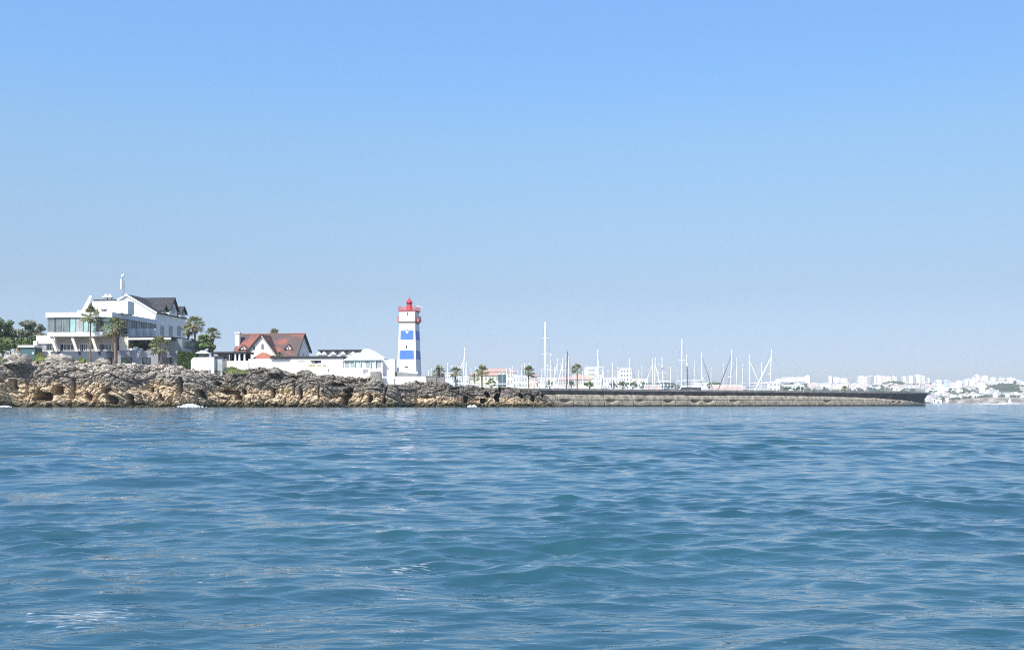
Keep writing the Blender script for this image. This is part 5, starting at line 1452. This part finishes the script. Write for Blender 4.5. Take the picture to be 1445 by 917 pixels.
# ------------------------------------------------------------------ marina buildings on the quay
def block(px0, px1, pyt, Y, dep, mat, label, cat='building', roof=None, nwin=0, rows=1, grp='buildings around the marina', pane='glasspale', name='building', rz=0., z0=3.0, hip=None):
    x0, x1 = xx(px0, Y), xx(px1, Y); w_ = x1-x0; h = zz(pyt, Y)-z0
    t = thing(name, label, cat, ((x0+x1)/2, Y, z0), rz, grp)
    b = MB().box(-w_/2, w_/2, 0, dep, 0, h); b.build('wall', M[mat], t)
    if roof == 'flat': B('roof', M['whitepaint'], t, -w_/2-.25, w_/2+.25, -.25, dep+.25, h+.003, h+.5)
    elif roof:
        rh = hip or min(dep, w_)*.22
        MB().add([(-w_/2-.5, -.5, h), (w_/2+.5, -.5, h), (w_/2+.5, dep+.5, h), (-w_/2-.5, dep+.5, h), (-w_/2+rh, dep/2, h+rh), (w_/2-rh, dep/2, h+rh)],
                 [(0, 3, 2, 1), (0, 1, 5, 4), (1, 2, 5), (2, 3, 4, 5), (3, 0, 4)]).build('roof', M[roof], t)
    for r_ in range(rows):
        for i in range(nwin):
            cw = w_/nwin; c = -w_/2+cw*(i+.5); zz0 = max(h-2.9*(rows-r_)+.7, .2)
            win_front(t, c-cw*.28, c+cw*.28, zz0, zz0+1.5, -.004, pane, 'steel', 0)
    return t
block(628, 640, 527.5, 470, 10, 'white', 'plain white marina building between the bushy and drooping palms', roof='flat', nwin=4, rows=2)
block(640, 662, 533, 480, 12, 'white', 'white balconied marina building behind the tall raked mast', roof='flat', nwin=6, rows=2)
block(662, 704, 529.5, 500, 14, 'yellow', 'long pale yellow building behind the lone palm', roof='tilefar', nwin=8, rows=2, hip=1.6)
block(676, 716, 524.5, 640, 16, 'cream', 'cream building with low terracotta roof behind the pale yellow one', roof='tilefar', nwin=7, rows=1, hip=2.2)
block(703, 714, 528.5, 480, 9, 'greenpaint', 'dark teal box-like building beside a cluster of masts', nwin=0)
block(716, 728, 526, 520, 10, 'white', 'white gabled building right of the teal building', roof='tilefar', nwin=3, rows=2, hip=2)
block(724, 748, 531, 500, 12, 'white', 'white terraced building behind the palm beside the tallest mast', roof='flat', nwin=6, rows=3)
block(750, 758, 531, 520, 9, 'townpink', 'small pink and white building left of the tallest mast', roof='tilefar', nwin=2, rows=1, hip=1.5)
block(759, 785, 534.5, 520, 10, 'white', 'long white building behind the tallest mast', roof='flat', nwin=7, rows=1)
block(788, 802, 536, 510, 10, 'townpink', 'pale orange-roofed building behind the dark mast', roof='tileorange', nwin=4, rows=1, hip=1.8)
block(803, 835, 535, 500, 12, 'cream', 'long building with pale orange roof behind the round-headed palm', roof='tileorange', nwin=8, rows=1, hip=2.2)
block(826.5, 843, 519, 720, 16, 'white', 'white block of flats above the orange roof', roof='flat', nwin=1, rows=4, pane='glasspale')
block(841, 850, 530, 560, 10, 'white', 'small white building right of the white flats', roof='flat', nwin=3, rows=2)
block(852, 877, 534, 560, 12, 'white', 'low white building left of the white tower block', roof='flat', nwin=6, rows=2)
block(875.5, 891, 520.5, 740, 18, 'white', 'white tower block with vertical dark window slots', roof='flat', nwin=4, rows=5, pane='glassgrey')
block(892, 914, 535.5, 600, 12, 'white', 'long white building right of the white tower block', roof='flat', nwin=6, rows=2)
block(931, 944, 539, 520, 10, 'greenpaint', 'green-teal pavilion with flat roof behind the left-raked mast', roof='flat', nwin=3, rows=1)
block(1064, 1083, 541, 620, 12, 'towngrey', 'pale grey building behind the long diagonal white sail', roof='flat', nwin=5, rows=1)
block(1086, 1101, 539.2, 640, 12, 'white', 'white two-part building right of the long diagonal white sail', roof='flat', nwin=3, rows=2)
block(1104, 1134, 544, 640, 12, 'white', 'low white building with a bowed flat roof above the breakwater', roof='flat', nwin=8, rows=1)
block(980, 1000, 541, 640, 12, 'white', 'white building behind the mast with the dark furled sail', roof='flat', nwin=4, rows=2)

# dark trees of the marina front
def small_tree(px, pyf, Y, rpx, hpx, seed, label):
    return tree(px, pyf, Y, [(px-rpx*.4, pyf-hpx*.62, rpx*.7), (px+rpx*.4, pyf-hpx*.55, rpx*.65), (px, pyf-hpx*.75, rpx*.6)], M['bush'], label, 'trees among the marina buildings', seed, .25, .5, 16)
for i, (px, pyf, Y, r_, h, lab) in enumerate((
    (693, 548, 470, 6, 13, 'dark tree before the pale yellow building'), (776, 549, 480, 6, 11, 'dark tree just right of the tallest mast'),
    (806, 548, 480, 5, 12, 'green tree left of the round-headed palm'), (832, 549, 480, 6, 11, 'green tree at the right end of the orange roof'),
    (879, 549, 520, 6, 12, 'dark tree at the foot of the white tower block'), (893, 549, 520, 6, 11, 'dark tree right of the white tower block'),
    (908, 549, 540, 7, 10, 'dark tree left of the crossed masts'), (946, 549, 540, 6, 10, 'green tree left of the largest white yacht'),
    (1006, 549, 600, 9, 8, 'low dark trees right of the mast with the dark furled sail'), (1110, 552, 560, 6, 6, 'low green tree at the left of the bowed flat roof'), (1127, 552, 560, 6, 6, 'low green tree at the right of the bowed flat roof'), (866, 549, 520, 6, 9, 'green tree before the low white building'))):
    small_tree(px, pyf, Y, r_, h, 100+i, lab)
# ------------------------------------------------------------------ far town
TG_ = 'buildings of the far town'
rnd = random.Random(21)
def windows_mat(name, rgb):
    """rendered wall of a distant block with rows of dark windows"""
    m = pm(name, rgb, .85, .10, .03)
    nt = m.node_tree; N, L = nt.nodes, nt.links
    p = N['Principled BSDF']; old = p.inputs['Base Color'].links[0].from_socket
    tc = N.new('ShaderNodeTexCoord'); sp = N.new('ShaderNodeSeparateXYZ'); L.new(tc.outputs['Object'], sp.inputs[0])
    ad = N.new('ShaderNodeMath'); ad.operation = 'ADD'; L.new(sp.outputs[0], ad.inputs[0]); L.new(sp.outputs[1], ad.inputs[1])
    def band(src, per, duty):
        a = N.new('ShaderNodeMath'); a.operation = 'DIVIDE'; a.inputs[1].default_value = per; L.new(src, a.inputs[0])
        f = N.new('ShaderNodeMath'); f.operation = 'FRACT'; L.new(a.outputs[0], f.inputs[0])
        l = N.new('ShaderNodeMath'); l.operation = 'LESS_THAN'; l.inputs[1].default_value = duty; L.new(f.outputs[0], l.inputs[0]); return l.outputs[0]
    mu = N.new('ShaderNodeMath'); mu.operation = 'MULTIPLY'
    L.new(band(ad.outputs[0], 3.4, .4), mu.inputs[0]); L.new(band(sp.outputs[2], 3.0, .45), mu.inputs[1])
    mx = N.new('ShaderNodeMix'); mx.data_type = 'RGBA'; L.new(mu.outputs[0], mx.inputs['Factor']); L.new(old, mx.inputs['A']); mx.inputs['B'].default_value = (.10, .11, .13, 1)
    L.new(mx.outputs['Result'], p.inputs['Base Color'])
    return m
TM = {k: windows_mat('town_'+k, c) for k, c in dict(white=(.80, .80, .78), cream=(.76, .70, .60), pink=(.76, .66, .61), grey=(.45, .46, .50), blue=(.52, .62, .70)).items()}
_cache = {}
def tb_mesh(kind, col, roof):
    key = (kind, col, roof)
    if key in _cache: return _cache[key]
    w_, d, h = dict(tower=(16, 16, 34), slab=(38, 13, 17), block=(20, 14, 12), house=(13, 11, 6.5), row=(52, 12, 8))[kind]
    t = thing('town_building', 'x', 'building', (0, 0, 0), 0, TG_)
    b = MB().box(-w_/2, w_/2, -d/2, d/2, -6, h)
    if kind in ('tower', 'slab', 'block'): b.box(-w_*.2, w_*.15, -d*.2, d*.25, h+.01, h+2.4)
    b.build('wall', TM[col], t)
    if roof:
        rh = 2.6
        MB().add([(-w_/2-.6, -d/2-.6, h), (w_/2+.6, -d/2-.6, h), (w_/2+.6, d/2+.6, h), (-w_/2-.6, d/2+.6, h), (-w_/2+d*.4, 0, h+rh), (w_/2-d*.4, 0, h+rh)],
                 [(0, 3, 2, 1), (0, 1, 5, 4), (1, 2, 5), (2, 3, 4, 5), (3, 0, 4)]).build('roof', M['tilefar'], t)
    else:
        MB().box(-w_/2-.4, w_/2+.4, -d/2-.4, d/2+.4, h+.004, h+.7).build('roof', M['whitepaint'], t) if kind != 'tower' else None
    _cache[key] = [t, 0]
    return _cache[key]
COLW = dict(white='white', cream='cream', pink='pinkish', grey='grey', blue='pale blue')
KINDW = dict(tower='tall tower block', slab='long apartment slab', block='square apartment block', house='small house', row='long low terrace')
def zone(px):
    if px < 1000: return 'on the far shore glimpsed between the marina masts'
    if px < 1100: return 'on the far hill beyond the last masts'
    if px < 1180: return 'on the far hill right of the last mast'
    if px < 1240: return 'on the far hill above the middle of the dark breakwater bend'
    if px < 1306: return 'on the far hill just above the end of the breakwater'
    if px < 1370: return 'on the far hillside right of the breakwater end'
    return 'on the far hillside near the right edge of the picture'
def put(px, Y, z, kind, col, roof, rz, s, label=None):
    e = tb_mesh(kind, col, roof)
    o = e[0] if e[1] == 0 else copy_tree(e[0])
    e[1] += 1
    o.location = (xx(px, Y), Y, z); o.rotation_euler = (0, 0, rz); o.scale = s
    o['label'] = label or '%s%s %s %s' % (COLW[col], ' red-roofed' if roof else '', KINDW[kind], zone(px))
    return o
def put_px(px0, px1, pyt, pyb, Y, kind, col, label=None, rz=0., roof=False):
    """landmark building seen between two columns and two rows"""
    w0, d0, h0 = dict(tower=(16, 16, 34), slab=(38, 13, 17), block=(20, 14, 12), house=(13, 11, 6.5), row=(52, 12, 8))[kind]
    h = (pyb-pyt)/F*Y; w_ = (px1-px0)/F*Y
    return put((px0+px1)/2, Y, zz(pyb, Y), kind, col, roof, rz, (w_/w0, 1, h/h0), label)
# landmark blocks of the skyline
LM = [(1210, 1222, 531.5, 539, 'block', 'white', 'white block at the left end of the skyline row above the breakwater bend'), (1222.5, 1235, 531.5, 539, 'block', 'white', 'second white block from the left in the skyline row above the breakwater bend'),
 (1236, 1242, 529.8, 540, 'tower', 'white', 'taller white block right of the skyline row above the breakwater bend'), (1242.5, 1248.5, 530.3, 540, 'tower', 'pink', 'pinkish tower beside the taller white skyline block'),
 (1249, 1256, 532.3, 540, 'block', 'white', 'white skyline block left of the dark wooded knoll'), (1257, 1264.5, 532, 539, 'block', 'cream', 'cream skyline block right above the dark wooded knoll'),
 (1273, 1277.6, 531.8, 538, 'block', 'white', 'small white block on the skyline left of the trio of towers'), (1282, 1287, 530.3, 540, 'tower', 'white', 'left tower of the skyline trio near the breakwater end'),
 (1287.6, 1290, 531, 540, 'tower', 'grey', 'narrow grey tower between the skyline trio'), (1291.2, 1297.8, 528.7, 540, 'tower', 'white', 'tallest white tower of the skyline trio near the breakwater end'), (1299.2, 1303.2, 530.3, 540, 'tower', 'white', 'right tower of the skyline trio near the breakwater end'),
 (1308.5, 1310.5, 533, 539, 'tower', 'white', 'slim white tower on the skyline above the very end of the breakwater'),
 (1339.5, 1346, 540, 553, 'tower', 'pink', 'pink tower standing lower on the slope right of the breakwater'), (1346.5, 1355.5, 541, 552.5, 'tower', 'white', 'white and pale tower attached to the pink one on the slope'),
 (1330, 1340, 537.5, 545, 'block', 'blue', 'pale blue glassy block left of the pink tower'), (1320, 1328, 537, 545, 'block', 'white', 'white block right of the breakwater end under the skyline'),
 (1360, 1364.5, 535.5, 543, 'tower', 'white', 'white tower alone on the skyline right of the pink tower'), (1366, 1375, 536, 543, 'slab', 'white', 'wide white slab left of the skyline blocks at right'), (1375.5, 1381, 529.9, 540, 'block', 'white', 'highest white block of the right-hand skyline'),
 (1384.5, 1393, 530.3, 536, 'slab', 'white', 'white slab just right of the highest skyline block'), (1396, 1404.5, 532.8, 539, 'slab', 'white', 'white slab in the middle of the right-hand skyline'), (1408, 1416, 533, 540, 'slab', 'cream', 'cream slab with dark end on the right-hand skyline'),
 (1419, 1431.5, 533.2, 540.5, 'slab', 'white', 'rightmost wide white slab on the skyline'), (1438, 1446, 539, 545, 'block', 'white', 'white block cut by the right edge of the picture'),
 (1104, 1127, 532.5, 536.3, 'row', 'white', 'long white terrace stretched along the green hilltop right of the last mast'), (1094, 1104, 534.3, 536.8, 'row', 'white', 'short white terrace at the left end of the green hilltop'), (1127, 1136, 532, 535.8, 'row', 'white', 'short white terrace at the right end of the green hilltop'),
 (1169, 1173, 531.3, 538, 'block', 'white', 'small square white block on the skyline above the breakwater middle'), (1175, 1184, 532.6, 538, 'slab', 'white', 'white slab right of the small square skyline block'), (1185, 1195, 533.5, 538.5, 'slab', 'cream', 'cream slab on the skyline left of the breakwater bend'),
 (1140, 1154, 541, 549, 'slab', 'pink', 'pinkish white apartment slab low behind the breakwater'), (1154.5, 1172, 541.5, 549, 'slab', 'white', 'white apartment slab low behind the breakwater'), (1172.5, 1196, 542.3, 549.5, 'slab', 'pink', 'long pink apartment slab behind the very small palm'), (1197, 1220, 543, 549, 'slab', 'pink', 'long pink apartment slab right of the very small palm'),
 (1226, 1262, 546.5, 551, 'row', 'white', 'long white terrace right above the dark breakwater bend'), (1264, 1300, 547, 552, 'row', 'white', 'long white terrace above the last stretch of breakwater'),
 (1366, 1377, 556, 561.5, 'block', 'cream', 'yellowish building at the top of the far shore ruin'), (1376.5, 1387, 560, 567.5, 'block', 'pink', 'beige square fort-like building by the far waterline'), (1431, 1447, 564.2, 569.3, 'row', 'pink', 'long pale red building by the far waterline at the right edge')]
for a, b2, t_, bt, k, c, lab in LM:
    Y = 3500 if bt < 541 else (2730 if bt > 560 else (2820 if bt > 555 else 3150))
    put_px(a, b2, t_, bt, Y, k, c, lab, 0)
occ = []
n = 0; tries = 0
while n < 240 and tries < 6000:
    tries += 1
    u = rnd.random()
    px = rnd.uniform(1095, 1450) if u < .80 else rnd.uniform(690, 1095)
    t_ = rnd.uniform(.12, 1.02)
    if px > 1306: t_ = rnd.uniform(.03, 1.02)**1.25
    elif px > 1100: t_ = rnd.uniform(.45, 1.02)
    else: t_ = rnd.uniform(.6, 1.02)
    Y = 2700+900*t_; X = xx(px, Y)
    z_ = float(hill_z(np.array([X]), np.array([Y]))[0])
    py = HY-(z_-CH)/Y*F
    if 1405 < px < 1440 and 548 < py < 557: continue
    if 1098 < px < 1138 and 536 < py < 544: continue
    if any(abs(px-a)/5.2+abs(py-b2)/2.0 < 1 for a, b2 in occ): continue
    occ.append((px, py))
    kind = rnd.choices(['house', 'block', 'slab', 'row', 'tower'], [.44, .30, .13, .10, .03])[0]
    col = rnd.choices(['white', 'cream', 'pink', 'grey', 'blue'], [.72, .12, .07, .05, .04])[0]
    roof = kind in ('house', 'row') and rnd.random() < .35
    s = rnd.choice((.55, .7, .9))
    put(px, Y, z_, kind, col, roof, rnd.choice((-.35, -.1, .15, .4)), (s, s, s*rnd.choice((.85, 1, 1.15))))
    n += 1

# the mass of still smaller houses
def small_houses():
    rn = random.Random(33); b = MB()
    for k_ in range(690):
        px = rn.uniform(1090, 1452) if rn.random() < .85 else rn.uniform(690, 1095)
        t_ = rn.uniform(.04, 1.05)**(1.15 if px > 1306 else .7)
        if k_ >= 620: px, t_ = rn.uniform(1308, 1452), rn.uniform(.0, .07)
        if px < 1306 and t_ < .4: continue
        Y = 2700+900*t_; X = xx(px, Y)
        z_ = float(hill_z(np.array([X]), np.array([Y]))[0]); py = HY-(z_-CH)/Y*F
        if 1405 < px < 1440 and 548 < py < 557: continue
        if 1098 < px < 1138 and 536 < py < 544: continue
        w_, d, h = rn.uniform(6, 13), rn.uniform(6, 9), rn.uniform(4.5, 8)
        c, s_ = math.cos(rn.uniform(-.5, .5)), 0
        mi = rn.choices([0, 1, 2], [.7, .18, .12])[0]
        b.box(X-w_/2, X+w_/2, Y-d/2, Y+d/2, z_-5, z_+h, mi)
        rm = rn.choices([3, 4, 0], [.35, .25, .4])[0]; q = 1.6
        b.add([(X-w_/2-.4, Y-d/2-.4, z_+h+.02), (X+w_/2+.4, Y-d/2-.4, z_+h+.02), (X+w_/2+.4, Y+d/2+.4, z_+h+.02), (X-w_/2-.4, Y+d/2+.4, z_+h+.02), (X-w_/4, Y, z_+h+q), (X+w_/4, Y, z_+h+q)],
              [(0, 3, 2, 1), (0, 1, 5, 4), (1, 2, 5), (2, 3, 4, 5), (3, 0, 4)], rm)
    tag(b.build('small_houses', [TM['white'], TM['cream'], TM['grey'], M['tilefar'], M['towngrey']], fix=False), 'countless small pale houses scattered over the far hillside', 'houses', kind='stuff')
small_houses()

# woods and gardens between the houses
def woods():
    rn = random.Random(9); b = MB()
    spots = []
    for _ in range(1500):
        px = rn.uniform(690, 1452); t_ = rn.uniform(.05, 1.0)
        if fbm(np.array([px*.035]), np.array([t_*4.]), 5, 3)[0] < .47: continue
        spots.append((px, 2700+900*t_, rn.uniform(3, 6.5)))
    for _ in range(260):
        spots.append((rn.gauss(1422, 9), rn.uniform(2960, 3080), rn.uniform(5, 9)))
    for _ in range(260):
        spots.append((rn.uniform(1096, 1140), rn.uniform(3250, 3420), rn.uniform(5, 8)))
    for _ in range(120):
        spots.append((rn.gauss(1262, 5), rn.uniform(3380, 3440), rn.uniform(5, 8)))
    for _ in range(260):
        spots.append((rn.uniform(755, 1000), rn.uniform(3300, 3560), rn.uniform(6, 10)))
    for _ in range(420):
        spots.append((rn.uniform(1306, 1450), rn.uniform(2735, 2900), rn.uniform(2.5, 6)))
    for _ in range(520):
        spots.append((rn.uniform(1300, 1452), rn.uniform(2700, 2765), rn.uniform(1.5, 4)))
    for px, Y, r_ in spots:
        X = xx(px, Y); z_ = float(hill_z(np.array([X]), np.array([Y]))[0])
        n_ = 7
        ring = [[(X+r_*k[0]*(1+.25*rn.uniform(-1, 1))*math.cos(6.283*i/n_), Y+r_*k[0]*math.sin(6.283*i/n_), z_+r_*k[1]*(1+.2*rn.uniform(-1, 1))) for i in range(n_)] for k in ((.7, -.3), (1.05, .5), (.8, 1.0), (.3, 1.35))]
        vs = sum(ring, []); fs = []
        for q in range(3):
            for i in range(n_):
                j = (i+1) % n_; fs.append((q*n_+i, q*n_+j, (q+1)*n_+j, (q+1)*n_+i))
        fs.append(tuple(range(3*n_, 4*n_)))
        b.add(vs, fs)
    tag(b.build('woodland', leafmat('far_tree_leaf', (.03, .045, .025), (.07, .09, .045), .1), fix=False), 'dark woods and gardens between the houses of the far town', 'woodland', kind='stuff')
woods()

# ------------------------------------------------------------------ small craft on the bay
def dinghy(px, Y, label, sail_h, hl, tilt=0.):
    t = thing('sailing_boat', label, 'sailboat', (xx(px, Y), Y, 0), 0)
    hull_mesh(hl, hl*.3, hl*.11).build('hull', M['whitepaint'], t)
    MB().tube((0, 0, .3), (tilt, 0, sail_h), .16, .1, 6).build('mast', M['mast'], t)
    b = MB(); n_ = 8
    for sd_, (bx, bz) in ((-1, (-hl*.45, 1.6)), (1, (hl*.42, 1.2))):
        vs = []
        for i in range(n_+1):
            f_ = i/n_
            zl = bz+(sail_h*.95-bz)*f_
            xm = tilt*f_ + .12*sd_; xo = bx*.55*(1-f_)*(1+.15*math.sin(math.pi*f_)) + tilt*f_
            vs += [(xm, .02, zl), ((xm+xo)/2, .4*(1-f_)+.02, zl), (xo, .02, zl), ((xm+xo)/2, .4*(1-f_)-.05, zl)]
        fs = []
        for i in range(n_):
            for k in range(4):
                j = (k+1) % 4; fs.append((i*4+k, i*4+j, i*4+4+j, i*4+4+k))
        b.add(vs, fs)
    b.build('sail', M['sailwhite'], t)
dinghy(1320.8, 1500, 'tiny white sail just right of the breakwater end', 10.0, 9)
dinghy(1424.8, 1300, 'small white boat with a triangular sail in white spray at far right', 8.6, 10)
def wake(px, Y, label, n_, wpx, h):
    rn = random.Random(int(px)); b = MB()
    for _ in range(n_):
        a = rn.gauss(0, .45)*wpx; r_ = rn.uniform(.5, 1.6)
        hh = h*rn.uniform(.3, 1)*math.exp(-abs(a)/wpx)
        b.lathe([(r_*.6, -.2), (r_, .1), (r_*.6, hh*.7+.15), (r_*.2, hh+.2)], 7, (xx(px+a, Y), Y+rn.uniform(-3, 3), 0))
    tag(b.build('boat_wake', M['foam_glint'], smooth=True), label, 'wake', kind='stuff')
wake(1417, 1310, 'white spray and wake around the small boat at far right', 150, 16, 1.4)
wake(1388, 1900, 'thin streaks of white water off the far shore', 50, 20, .7)

# ------------------------------------------------------------------ gulls
def gull(px, py, Y, span, roll, label, up):
    t = thing('gull', label, 'bird', at(px, py, Y), R(25))
    t.rotation_euler = (R(10), R(roll), R(25))
    t.scale = (span/1.2,)*3
    MB().path([(0, -.28, 0), (0, -.2, .02), (0, -.05, 0), (0, .12, .01), (0, .26, .02), (0, .36, .02)], [.015, .05, .075, .06, .03, .045], 8).build('body', M['bird'], t, True)
    for s_ in (-1, 1):
        b = MB()
        P_ = [(0.04, .02, .02), (.28, .08, .02+up*.16), (.62, -.08, .02+up*.05)]
        ch_ = [.16, .14, .03]
        vs = []
        for (x, y, z_), c in zip(P_, ch_):
            vs += [(s_*x, y-c/2, z_), (s_*x, y+c/2, z_), (s_*x, y, z_+.022)]
        fs = []
        for i in range(2):
            for k in range(3):
                j = (k+1) % 3; fs.append((i*3+k, i*3+j, i*3+3+j, i*3+3+k))
        fs += [(0, 1, 2), (8, 7, 6)]
        b.add(vs, fs); b.build('wing', M['bird'], t)
gull(537, 432, 210, .75, 12, 'tiny dark gull gliding in the sky left of the lighthouse', 1)
gull(852, 364.5, 260, .5, -10, 'tiny speck of a gull high in the sky above the marina', 1)
